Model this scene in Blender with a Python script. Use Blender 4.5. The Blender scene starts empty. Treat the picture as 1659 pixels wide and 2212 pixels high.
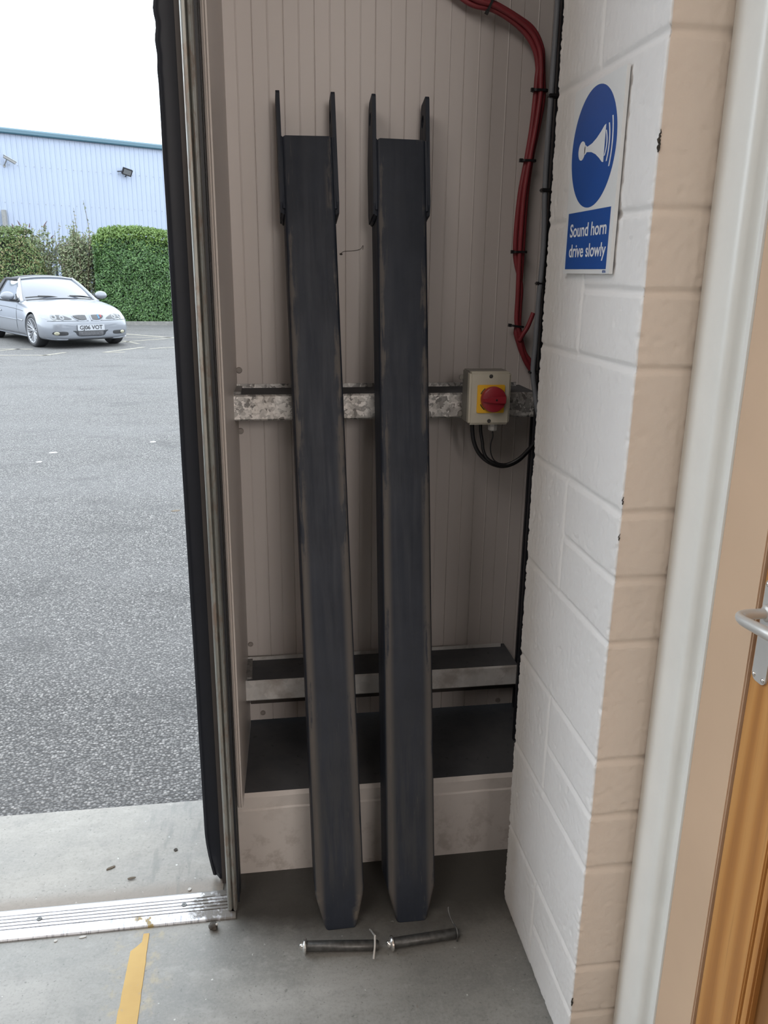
import bpy, bmesh, math, random
from mathutils import Vector, Matrix, noise
from mathutils.bvhtree import BVHTree
PI = math.pi
scene = bpy.context.scene
COL = scene.collection
rng = random.Random(7)

# ------------------------------------------------------------------ camera
F_PX, PITCH, ROLL, YAW, CAM_H = 1732.66, 0.291127, 0.0124372, 0.1494479, 1.4863
fw = Vector((math.sin(YAW)*math.cos(PITCH), math.cos(YAW)*math.cos(PITCH), -math.sin(PITCH)))
rt0 = Vector((math.cos(YAW), -math.sin(YAW), 0)); up0 = rt0.cross(fw)
rt = rt0*math.cos(ROLL)+up0*math.sin(ROLL); up = up0*math.cos(ROLL)-rt0*math.sin(ROLL)
cam = bpy.data.cameras.new('camera'); cam_o = bpy.data.objects.new('camera', cam); COL.objects.link(cam_o)
cam.sensor_fit = 'HORIZONTAL'; cam.sensor_width = 36; cam.lens = 36*F_PX/1659
cam.clip_start = .01; cam.clip_end = 500
m = Matrix.Identity(4)
for i in range(3):
    m[i][0], m[i][1], m[i][2] = rt[i], up[i], -fw[i]
m[2][3] = CAM_H
cam_o.matrix_world = m
scene.camera = cam_o

scene.view_settings.view_transform = 'Standard'; scene.view_settings.look = 'None'
scene.view_settings.gamma = 1; scene.view_settings.use_curve_mapping = False; scene.view_settings.exposure = 0

# ------------------------------------------------------------------ helpers
MATS = {}
def rootmat(o):
    M = Matrix.Identity(4)
    while o is not None:
        M = Matrix.LocRotScale(o.location, o.rotation_euler, o.scale) @ M
        o = o.parent
    return M

def tag(o, label=None, cat=None, group=None, kind=None):
    if label: o['label'] = label
    if cat: o['category'] = cat
    if group: o['group'] = group
    if kind: o['kind'] = kind
    return o

def thing(name, loc=(0, 0, 0), label=None, cat=None, group=None, rot=None, kind=None):
    o = bpy.data.objects.new(name, None); COL.objects.link(o)
    o.location = loc; o.empty_display_size = .05
    if rot: o.rotation_euler = rot
    return tag(o, label, cat, group, kind)

def obj(name, bm, mats, parent=None, smooth=False, local=False, label=None):
    """link a bmesh as ONE object; coordinates are in metres in the world unless local"""
    if parent is not None and not local:
        bm.transform(rootmat(parent).inverted())
    me = bpy.data.meshes.new(name); bm.to_mesh(me); bm.free()
    for mt in (mats if isinstance(mats, (list, tuple)) else [mats]):
        me.materials.append(mt)
    if smooth:
        for p in me.polygons: p.use_smooth = True
        if smooth != True:
            me.set_sharp_from_angle(angle=math.radians(smooth))
    o = bpy.data.objects.new(name, me); COL.objects.link(o)
    if parent is not None: o.parent = parent
    if label: o['label'] = label
    return o

def copy_tree(o, parent=None):
    c = o.copy(); COL.objects.link(c)
    if parent is not None: c.parent = parent
    for ch in list(o.children): copy_tree(ch, c)
    return c

def B(): return bmesh.new()

def box(bm, a, b, mi=0, bev=0):
    x0, y0, z0 = a; x1, y1, z1 = b
    r = bmesh.ops.create_cube(bm, size=1)
    vs = r['verts']
    for v in vs:
        v.co = Vector(((x0+x1)/2+v.co.x*(x1-x0), (y0+y1)/2+v.co.y*(y1-y0), (z0+z1)/2+v.co.z*(z1-z0)))
    fs = {f for v in vs for f in v.link_faces}
    for f in fs: f.material_index = mi
    if bev:
        es = list({e for f in fs for e in f.edges})
        bmesh.ops.bevel(bm, geom=es, offset=bev, segments=2, affect='EDGES', clamp_overlap=True)
    return vs

def boxo(name, a, b, mat, parent=None, bev=0, **k):
    bm = B(); box(bm, a, b, bev=bev); return obj(name, bm, mat, parent, **k)

def cyl(bm, p0, p1, r0, r1=None, seg=20, mi=0, caps=True):
    p0, p1 = Vector(p0), Vector(p1); r1 = r0 if r1 is None else r1
    d = (p1-p0); q = d.to_track_quat('Z', 'Y').to_matrix()
    ra = [bm.verts.new(p0+q@Vector((r0*math.cos(t), r0*math.sin(t), 0))) for t in [2*PI*i/seg for i in range(seg)]]
    rb = [bm.verts.new(p1+q@Vector((r1*math.cos(t), r1*math.sin(t), 0))) for t in [2*PI*i/seg for i in range(seg)]]
    for i in range(seg):
        f = bm.faces.new((ra[i], ra[(i+1) % seg], rb[(i+1) % seg], rb[i])); f.material_index = mi
    if caps:
        bm.faces.new(ra[::-1]).material_index = mi; bm.faces.new(rb).material_index = mi

def lathe(bm, prof, M=Matrix.Identity(4), seg=32, mi=0):
    """prof: list of (radius, height) about local Z"""
    rings = []
    for r, z in prof:
        if r < 1e-6: rings.append([bm.verts.new(M@Vector((0, 0, z)))])
        else: rings.append([bm.verts.new(M@Vector((r*math.cos(2*PI*i/seg), r*math.sin(2*PI*i/seg), z))) for i in range(seg)])
    for a, b in zip(rings, rings[1:]):
        for i in range(seg):
            j = (i+1) % seg
            if len(a) == 1 and len(b) == 1: continue
            if len(a) == 1: f = bm.faces.new((a[0], b[j], b[i]))
            elif len(b) == 1: f = bm.faces.new((a[i], a[j], b[0]))
            else: f = bm.faces.new((a[i], a[j], b[j], b[i]))
            f.material_index = mi

def catmull(pts, n=8):
    pts = [Vector(p) for p in pts]; out = []
    P = [pts[0]*2-pts[1]]+pts+[pts[-1]*2-pts[-2]]
    for i in range(1, len(P)-2):
        a, b, c, d = P[i-1:i+3]
        for k in range(n):
            t = k/n
            out.append(.5*((2*b)+(c-a)*t+(2*a-5*b+4*c-d)*t*t+(3*b-a-3*c+d)*t**3))
    out.append(pts[-1]); return out

def tube(bm, pts, r, seg=10, sm=8, mi=0, flat=1.0, closed=False):
    path = catmull(pts, sm) if sm else [Vector(p) for p in pts]
    n = len(path); rings = []; nrm = None
    for i, p in enumerate(path):
        t = (path[min(i+1, n-1)]-path[max(i-1, 0)]).normalized()
        if nrm is None:
            nrm = t.orthogonal().normalized()
        nrm = (nrm-t*nrm.dot(t)).normalized(); bi = t.cross(nrm)
        rr = r(i/(n-1)) if callable(r) else r
        rings.append([bm.verts.new(p+nrm*rr*math.cos(2*PI*k/seg)+bi*rr*flat*math.sin(2*PI*k/seg)) for k in range(seg)])
    for a, b in zip(rings, rings[1:]):
        for k in range(seg):
            f = bm.faces.new((a[k], a[(k+1) % seg], b[(k+1) % seg], b[k])); f.material_index = mi
    for rg in (rings[0][::-1], rings[-1]):
        bm.faces.new(rg).material_index = mi

def extrude_path(bm, pts, z0, z1, closed=False, mi=0, nz=1):
    """pts: (x, y) polyline -> vertical sheet from z0 to z1"""
    cols = [[bm.verts.new((x, y, z0+(z1-z0)*k/nz)) for k in range(nz+1)] for x, y in pts]
    n = len(cols)
    for i in range(n if closed else n-1):
        a, b = cols[i], cols[(i+1) % n]
        for k in range(nz):
            bm.faces.new((a[k], b[k], b[k+1], a[k+1])).material_index = mi
    if closed:
        bm.faces.new([c[-1] for c in cols]).material_index = mi
        bm.faces.new([c[0] for c in cols][::-1]).material_index = mi

def thicken(pts, t):
    """closed outline of an open (x, y) polyline with thickness t to its left"""
    L = []
    n = len(pts)
    for i in range(n):
        a = Vector(pts[max(i-1, 0)]); b = Vector(pts[min(i+1, n-1)])
        d = (b-a).normalized(); L.append((pts[i][0]-d.y*t, pts[i][1]+d.x*t))
    return list(pts)+L[::-1]

def prism(bm, outline, depth, M=Matrix.Identity(4), mi=0):
    """2D outline (x, y) filled, extruded depth along local +z, placed with M"""
    a = [bm.verts.new(M@Vector((x, y, 0))) for x, y in outline]
    b = [bm.verts.new(M@Vector((x, y, depth))) for x, y in outline]
    n = len(a)
    for i in range(n):
        bm.faces.new((a[i], a[(i+1) % n], b[(i+1) % n], b[i])).material_index = mi
    bm.faces.new(a[::-1]).material_index = mi; bm.faces.new(b).material_index = mi

def fix(bm):
    bmesh.ops.recalc_face_normals(bm, faces=bm.faces[:]); return bm

def text_bm(s, size, M, depth=.0004, xscale=1.0, bold=0.0):
    cu = bpy.data.curves.new('lettering_curve', 'FONT'); cu.body = s; cu.size = size
    cu.align_x = 'CENTER'; cu.align_y = 'CENTER'; cu.extrude = depth; cu.offset = bold; cu.resolution_u = 4
    o = bpy.data.objects.new('lettering_tmp', cu); COL.objects.link(o)
    dg = bpy.context.evaluated_depsgraph_get(); dg.update()
    me = bpy.data.meshes.new_from_object(o.evaluated_get(dg))
    bm = B(); bm.from_mesh(me)
    bpy.data.objects.remove(o); bpy.data.curves.remove(cu); bpy.data.meshes.remove(me)
    # fit cap-to-width: scale in x
    xs = [v.co.x for v in bm.verts]; w = max(xs)-min(xs); cx = (max(xs)+min(xs))/2
    for v in bm.verts: v.co.x = (v.co.x-cx)*xscale
    bm.transform(M); return bm

# ------------------------------------------------------------------ materials
class N:
    def __init__(s, name):
        s.m = bpy.data.materials.new(name); s.m.use_nodes = True
        s.t = s.m.node_tree; s.b = s.t.nodes['Principled BSDF']
    def n(s, ty, **kw):
        nd = s.t.nodes.new(ty)
        for k, v in kw.items():
            if k.startswith('i_'): nd.inputs[k[2:].replace('_', ' ')].default_value = v
            else: setattr(nd, k, v)
        return nd
    def l(s, a, b): s.t.links.new(a, b)
    def coord(s, kind='Object'):
        return s.n('ShaderNodeTexCoord').outputs[kind]
    def mapping(s, vec, scale):
        mp = s.n('ShaderNodeMapping'); mp.inputs['Scale'].default_value = scale; s.l(vec, mp.inputs['Vector']); return mp.outputs[0]
    def noise(s, vec, scale, detail=4, rough=.55):
        nd = s.n('ShaderNodeTexNoise'); nd.inputs['Scale'].default_value = scale; nd.inputs['Detail'].default_value = detail
        nd.inputs['Roughness'].default_value = rough
        if vec is not None: s.l(vec, nd.inputs['Vector'])
        return nd.outputs['Fac']
    def ramp(s, fac, stops):
        r = s.n('ShaderNodeValToRGB'); e = r.color_ramp.elements
        while len(e) < len(stops): e.new(.5)
        for el, (p, c) in zip(e, stops):
            el.position = p; el.color = (*c, 1) if len(c) == 3 else c
        s.l(fac, r.inputs[0]); return r.outputs[0]
    def mr(s, v, a, b, c=0, d=1):
        r = s.n('ShaderNodeMapRange'); r.interpolation_type = 'SMOOTHSTEP'
        for i, x in zip((1, 2, 3, 4), (a, b, c, d)): r.inputs[i].default_value = x
        s.l(v, r.inputs[0]); return r.outputs[0]
    def math(s, op, a, b=None, c=None):
        r = s.n('ShaderNodeMath', operation=op)
        for i, x in enumerate((a, b, c)):
            if x is None: continue
            if isinstance(x, (int, float)): r.inputs[i].default_value = x
            else: s.l(x, r.inputs[i])
        return r.outputs[0]
    def mix(s, fac, a, b):
        r = s.n('ShaderNodeMix', data_type='RGBA')
        for i, x in ((0, fac), (6, a), (7, b)):
            if isinstance(x, (int, float)): r.inputs[i].default_value = x
            elif isinstance(x, tuple): r.inputs[i].default_value = (*x, 1)
            else: s.l(x, r.inputs[i])
        return r.outputs[2]
    def sep(s, vec):
        r = s.n('ShaderNodeSeparateXYZ'); s.l(vec, r.inputs[0]); return r.outputs
    def bump(s, h, strength=.3, dist=.002, prev=None):
        r = s.n('ShaderNodeBump'); r.inputs['Strength'].default_value = strength; r.inputs['Distance'].default_value = dist
        s.l(h, r.inputs['Height'])
        if prev is not None: s.l(prev, r.inputs['Normal'])
        return r.outputs[0]
    def out(s, col=None, rough=None, metal=None, nrm=None, **kw):
        for nm, v in (('Base Color', col), ('Roughness', rough), ('Metallic', metal)):
            if v is None: continue
            if isinstance(v, tuple): s.b.inputs[nm].default_value = (*v, 1)
            elif isinstance(v, (int, float)): s.b.inputs[nm].default_value = v
            else: s.l(v, s.b.inputs[nm])
        if nrm is not None: s.l(nrm, s.b.inputs['Normal'])
        for k, v in kw.items():
            s.b.inputs[k.replace('_', ' ')].default_value = v
        return s.m

def plain(name, col, rough=.5, metal=0, var=.12, scale=12, bs=0, bscale=200, **kw):
    n = N(name); c = n.coord()
    f = n.noise(c, scale)
    lo = tuple(x*(1-var) for x in col); hi = tuple(min(1, x*(1+var)) for x in col)
    nr = n.bump(n.noise(c, bscale, 3), bs, .001) if bs else None
    return n.out(n.ramp(f, [(.3, lo), (.7, hi)]), rough, metal, nr, **kw)

def mat_paint_block(name, col):
    n = N(name); c = n.coord()
    f1 = n.noise(c, 3.0, 5); f2 = n.noise(c, 60, 4)
    v = n.ramp(f1, [(.3, tuple(x*.93 for x in col)), (.7, col)])
    spots = n.mr(n.noise(c, 34, 6, .7), .66, .74)
    z = n.sep(c)[2]
    low = n.math('MULTIPLY', n.mr(z, .55, .0), n.mr(f1, .45, .62))
    v = n.mix(n.math('MULTIPLY', low, .25), v, (.42, .37, .31))
    v = n.mix(n.math('MULTIPLY', spots, .10), v, (.35, .33, .31))
    b = n.bump(n.noise(c, 330, 4, .65), .35, .0012)
    return n.out(v, .62, 0, b)

def mat_concrete(name, base, dark, light, dirt=None):
    n = N(name); c = n.coord()
    a = n.noise(n.mapping(c, (1, 2.2, 1)), 2.6, 6, .6); b = n.noise(c, 26, 6, .65); f = n.noise(c, 240, 3)
    v = n.ramp(a, [(.28, dark), (.5, base), (.72, light)])
    v = n.mix(n.mr(b, .52, .74, 0, .35), v, light)
    v = n.mix(n.mr(b, .46, .28, 0, .5), v, dark)
    g1 = n.noise(c, 150, 5, .7); g2 = n.noise(n.mapping(c, (1, 1.6, 1)), 11, 6, .72)
    v = n.mix(n.mr(g1, .50, .72, 0, .40), v, tuple(x*.62 for x in dark))
    v = n.mix(n.mr(g1, .50, .30, 0, .28), v, light)
    v = n.mix(n.mr(g2, .53, .66, 0, .45), v, dark); v = n.mix(n.mr(g2, .46, .34, 0, .40), v, light)
    sp = n.mr(n.noise(c, 95, 2), .66, .72)
    v = n.mix(n.math('MULTIPLY', sp, .6), v, tuple(x*.6 for x in dark))
    wp = n.mr(n.noise(c, 70, 2), .73, .76); v = n.mix(wp, v, (.5, .5, .48))
    if dirt: v = dirt(n, c, v, a, b)
    return n.out(v, n.mr(a, .3, .7, .42, .62), 0, n.bump(n.math('ADD', n.math('MULTIPLY', f, .4), b), .22, .002))

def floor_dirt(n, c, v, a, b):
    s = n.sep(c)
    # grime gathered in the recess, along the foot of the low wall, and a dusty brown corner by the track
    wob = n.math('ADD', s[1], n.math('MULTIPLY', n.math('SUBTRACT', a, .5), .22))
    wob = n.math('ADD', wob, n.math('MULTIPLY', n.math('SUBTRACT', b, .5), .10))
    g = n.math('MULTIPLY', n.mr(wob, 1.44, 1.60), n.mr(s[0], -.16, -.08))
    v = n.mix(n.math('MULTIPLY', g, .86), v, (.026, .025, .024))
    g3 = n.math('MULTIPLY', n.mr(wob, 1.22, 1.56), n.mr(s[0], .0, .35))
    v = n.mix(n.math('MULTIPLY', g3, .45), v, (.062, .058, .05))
    # brown-red dropped marks
    r = n.math('MULTIPLY', n.mr(n.noise(c, 38, 2), .71, .77), n.mr(n.noise(c, 3.3, 2), .54, .62))
    v = n.mix(n.math('MULTIPLY', r, .7), v, (.14, .07, .05))
    # scuffed yellow around the line
    y = n.math('MULTIPLY', n.math('MULTIPLY', n.mr(s[0], -.42, -.33), n.mr(s[0], -.22, -.29)), n.mr(b, .5, .68))
    v = n.mix(n.math('MULTIPLY', y, .28), v, (.45, .33, .10))
    return v

def apron_dirt(n, c, v, a, b):
    s = n.sep(c)
    w = n.math('ADD', s[1], n.math('MULTIPLY', n.math('SUBTRACT', a, .5), .05))
    g = n.mr(w, 1.745, 1.70)
    v = n.mix(n.math('MULTIPLY', g, .65), v, (.16, .125, .095))
    st = n.math('MULTIPLY', n.mr(s[0], -.42, -.30), n.mr(n.noise(n.mapping(c, (14, 2.5, 1)), 3, 5), .5, .66))
    return n.mix(n.math('MULTIPLY', st, .5), v, (.11, .11, .10))

def mat_asphalt():
    n = N('asphalt'); c = n.coord()
    vo = n.n('ShaderNodeTexVoronoi'); vo.inputs['Scale'].default_value = 112; n.l(c, vo.inputs['Vector'])
    vo2 = n.n('ShaderNodeTexVoronoi'); vo2.inputs['Scale'].default_value = 190; n.l(c, vo2.inputs['Vector'])
    big = n.noise(n.mapping(c, (.5, 1.3, 1)), .9, 5, .6)
    cell = n.sep(vo.outputs['Color'])[0]
    v = n.ramp(cell, [(0, (.096, .094, .093)), (.45, (.138, .134, .131)), (.8, (.178, .173, .168)), (1, (.285, .275, .265))])
    gap = n.mr(vo.outputs['Distance'], .38, .62)
    v = n.mix(n.math('MULTIPLY', gap, .72), v, (.036, .035, .035))
    # worn patches where the fines are gone
    patch = n.mr(n.noise(n.mapping(c, (.9, 1.6, 1)), 1.6, 4), .56, .68)
    v = n.mix(n.math('MULTIPLY', patch, .35), v, (.055, .054, .054))
    v = n.mix(n.mr(big, .35, .65, 0, .25), v, (.155, .152, .152))
    h = n.math('SUBTRACT', n.math('MULTIPLY', cell, .35), n.math('MULTIPLY', vo.outputs['Distance'], 1.0))
    h = n.math('ADD', h, n.math('MULTIPLY', vo2.outputs['Distance'], -.15))
    return n.out(v, .75, 0, n.bump(h, .7, .006), Specular_IOR_Level=.12)

def mat_galv(name, scale=70, lo=.32, hi=.72, metal=.75, rough=.42, dirty=.25):
    n = N(name); c = n.coord()
    vo = n.n('ShaderNodeTexVoronoi'); vo.inputs['Scale'].default_value = scale
    wob = n.n('ShaderNodeTexNoise'); wob.inputs['Scale'].default_value = scale*.7; n.l(c, wob.inputs['Vector'])
    mx = n.n('ShaderNodeMix', data_type='RGBA'); mx.inputs[0].default_value = .03; n.l(c, mx.inputs[6]); n.l(wob.outputs['Color'], mx.inputs[7])
    n.l(mx.outputs[2], vo.inputs['Vector'])
    cell = n.sep(vo.outputs['Color'])[0]
    v = n.ramp(cell, [(0, (lo*.97, lo*.96, lo*.95)), (1, (hi, hi*.98, hi*.96))])
    d = n.mr(n.noise(c, 9, 5, .65), .48, .70)
    v = n.mix(n.math('MULTIPLY', d, dirty), v, (.17, .12, .085))
    return n.out(v, n.mr(cell, 0, 1, rough-.08, rough+.12), metal)

def mat_track():
    n = N('weathered_track_steel'); c = n.coord()
    st = n.noise(n.mapping(c, (40, 40, 1.2)), 2.2, 5, .65); sp = n.noise(n.mapping(c, (6, 6, 2.2)), 9, 5, .7)
    v = n.ramp(st, [(.3, (.15, .155, .145)), (.52, (.29, .295, .275)), (.7, (.43, .435, .415))])
    v = n.mix(n.mr(sp, .47, .66, 0, .6), v, (.20, .13, .095))
    return n.out(v, .45, .55, n.bump(sp, .15, .001))

def mat_fork():
    n = N('worn_black_steel'); c = n.coord()
    ob = n.n('ShaderNodeObjectInfo')
    off = n.n('ShaderNodeVectorMath', operation='ADD'); n.l(c, off.inputs[0])
    rr = n.n('ShaderNodeCombineXYZ'); n.l(n.math('MULTIPLY', ob.outputs['Random'], 7.0), rr.inputs[2]); n.l(rr.outputs[0], off.inputs[1])
    cc = off.outputs[0]; s = n.sep(c)
    lng = n.noise(n.mapping(cc, (22, 22, 1.6)), 3.0, 6, .65)
    fine = n.noise(n.mapping(cc, (90, 90, 7)), 3.0, 4, .6)
    blot = n.noise(cc, 11, 5, .6)
    v = n.ramp(blot, [(.3, (.0125, .0168, .0265)), (.7, (.0200, .0255, .0385))])
    # paint scuffed off beside both long corners of the front plate, more towards the tip
    ax = n.math('ABSOLUTE', s[0])
    band = n.math('MULTIPLY', n.mr(ax, .032, .047), n.mr(ax, .0565, .053))
    front = n.mr(s[1], .012, .006)
    grow = n.mr(s[2], 1.9, .1, .09, .26)
    thr = n.math('ADD', n.math('ADD', n.math('MULTIPLY', lng, .7), n.math('MULTIPLY', blot, .3)), grow)
    wear = n.math('MULTIPLY', n.math('MULTIPLY', band, front), n.mr(thr, .60, .68))
    v = n.mix(n.math('MULTIPLY', wear, .85), v, (.092, .082, .074))
    scr = n.math('MULTIPLY', n.math('MULTIPLY', n.mr(fine, .62, .70), front), n.mr(s[2], 1.0, .2, .1, .7))
    v = n.mix(scr, v, (.060, .058, .056))
    dust = n.math('MULTIPLY', n.math('MULTIPLY', n.mr(lng, .38, .62), front), n.math('MULTIPLY', n.mr(s[2], .75, .2, 0, .50), n.mr(s[2], .06, .16)))
    v = n.mix(dust, v, (.048, .049, .050))
    # bare steel on the edges of the tip
    tip = n.math('MULTIPLY', n.mr(s[2], .16, .03), n.math('MULTIPLY', n.mr(ax, .024, .038), n.mr(blot, .5, .62)))
    v = n.mix(n.math('MULTIPLY', tip, .7), v, (.16, .14, .11))
    return n.out(v, n.mr(lng, .3, .7, .50, .66), .0, n.bump(n.math('ADD', fine, blot), .12, .001), Specular_IOR_Level=.35)

def mat_ledge():
    n = N('grimy_concrete_ledge'); c = n.coord(); a = n.noise(c, 5, 6, .6); b = n.noise(c, 60, 4)
    v = n.ramp(a, [(.3, (.050, .053, .062)), (.7, (.100, .102, .108))])
    v = n.mix(n.mr(b, .62, .72, 0, .5), v, (.03, .03, .032))
    return n.out(v, .9, 0, n.bump(b, .3, .002))

def mat_wallpaint(name, col, var=.06, grime=.0, rough=.5):
    n = N(name); c = n.coord(); a = n.noise(c, 2.2, 5); b = n.noise(c, 22, 5, .65)
    v = n.ramp(a, [(.3, tuple(x*(1-var) for x in col)), (.7, col)])
    if grime:
        z = n.sep(c)[2]
        g = n.math('MULTIPLY', n.mr(b, .48, .66), n.mr(z, .22, .0, .25, 1))
        v = n.mix(n.math('MULTIPLY', g, grime), v, (.16, .12, .09))
    return n.out(v, rough, 0, n.bump(b, .08, .001))

def mat_oak(name, tint=1.0):
    n = N(name); c = n.coord()
    w = n.n('ShaderNodeTexWave', wave_type='BANDS', bands_direction='Y'); w.inputs['Scale'].default_value = 7; w.inputs['Distortion'].default_value = 7
    w.inputs['Detail'].default_value = 3; w.inputs['Detail Scale'].default_value = 1.3
    n.l(n.mapping(c, (1, 1, .09)), w.inputs['Vector'])
    fib = n.noise(n.mapping(c, (60, 90, 1.5)), 3, 4)
    v = n.ramp(w.outputs['Fac'], [(.0, (.38*tint, .165*tint, .045*tint)), (.5, (.47*tint, .215*tint, .060*tint)), (1, (.54*tint, .27*tint, .085*tint))])
    v = n.mix(n.mr(fib, .5, .75, 0, .35), v, (.27*tint, .115*tint, .035*tint))
    return n.out(v, .38, 0, n.bump(fib, .06, .001))

def mat_alu():
    n = N('worn_aluminium'); c = n.n('ShaderNodeNewGeometry').outputs['Position']; s = n.sep(c)
    scr = n.noise(n.mapping(c, (3, 90, 1)), 6, 4, .6); b = n.noise(c, 30, 5, .65)
    v = n.ramp(scr, [(.35, (.40, .40, .415)), (.65, (.62, .62, .64))])
    g = n.math('MULTIPLY', n.mr(n.math('ADD', s[0], n.math('MULTIPLY', n.math('SUBTRACT', b, .5), .25)), -.215, -.195), n.mr(b, .60, .52, .35, 1))
    v = n.mix(n.math('MULTIPLY', g, .9), v, (.095, .085, .072))
    # yellow line paint left on the front lip
    y = n.math('MULTIPLY', n.math('MULTIPLY', n.mr(s[0], -.35, -.335), n.mr(s[0], -.285, -.30)), n.math('MULTIPLY', n.mr(s[1], 1.622, 1.612), n.mr(b, .5, .56)))
    v = n.mix(y, v, (.26, .185, .06))
    nick = n.math('MULTIPLY', n.mr(n.noise(n.mapping(c, (120, 16, 1)), 1.4, 4, .7), .53, .60), n.mr(s[1], 1.624, 1.614))
    v = n.mix(n.math('MULTIPLY', nick, .7), v, (.20, .20, .22))
    met = n.math('SUBTRACT', .70, n.math('MULTIPLY', n.math('MAXIMUM', g, y), .65))
    return n.out(v, .38, met, n.bump(scr, .06, .0005))

def mat_yellow():
    n = N('worn_yellow_line_paint'); c = n.coord(); b = n.noise(c, 45, 5, .7); a = n.noise(c, 9, 4)
    v = n.ramp(a, [(.3, (.42, .258, .060)), (.7, (.50, .325, .085))])
    v = n.mix(n.mr(b, .60, .70, 0, .55), v, (.33, .25, .16))
    return n.out(v, .55)

def mat_cladding_far():
    n = N('far_profiled_steel'); c = n.coord()
    return n.out(n.ramp(n.noise(c, .6), [(.3, (.235, .270, .345)), (.7, (.250, .287, .362))]), .45)

def mat_leaf(name, cols, rough=.5):
    n = N(name); g = n.n('ShaderNodeNewGeometry')
    v = n.ramp(g.outputs['Random Per Island'], [(i/(len(cols)-1), c) for i, c in enumerate(cols)])
    m_ = n.out(v, rough)
    n.b.inputs['Subsurface Weight'].default_value = 0
    return m_

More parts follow.
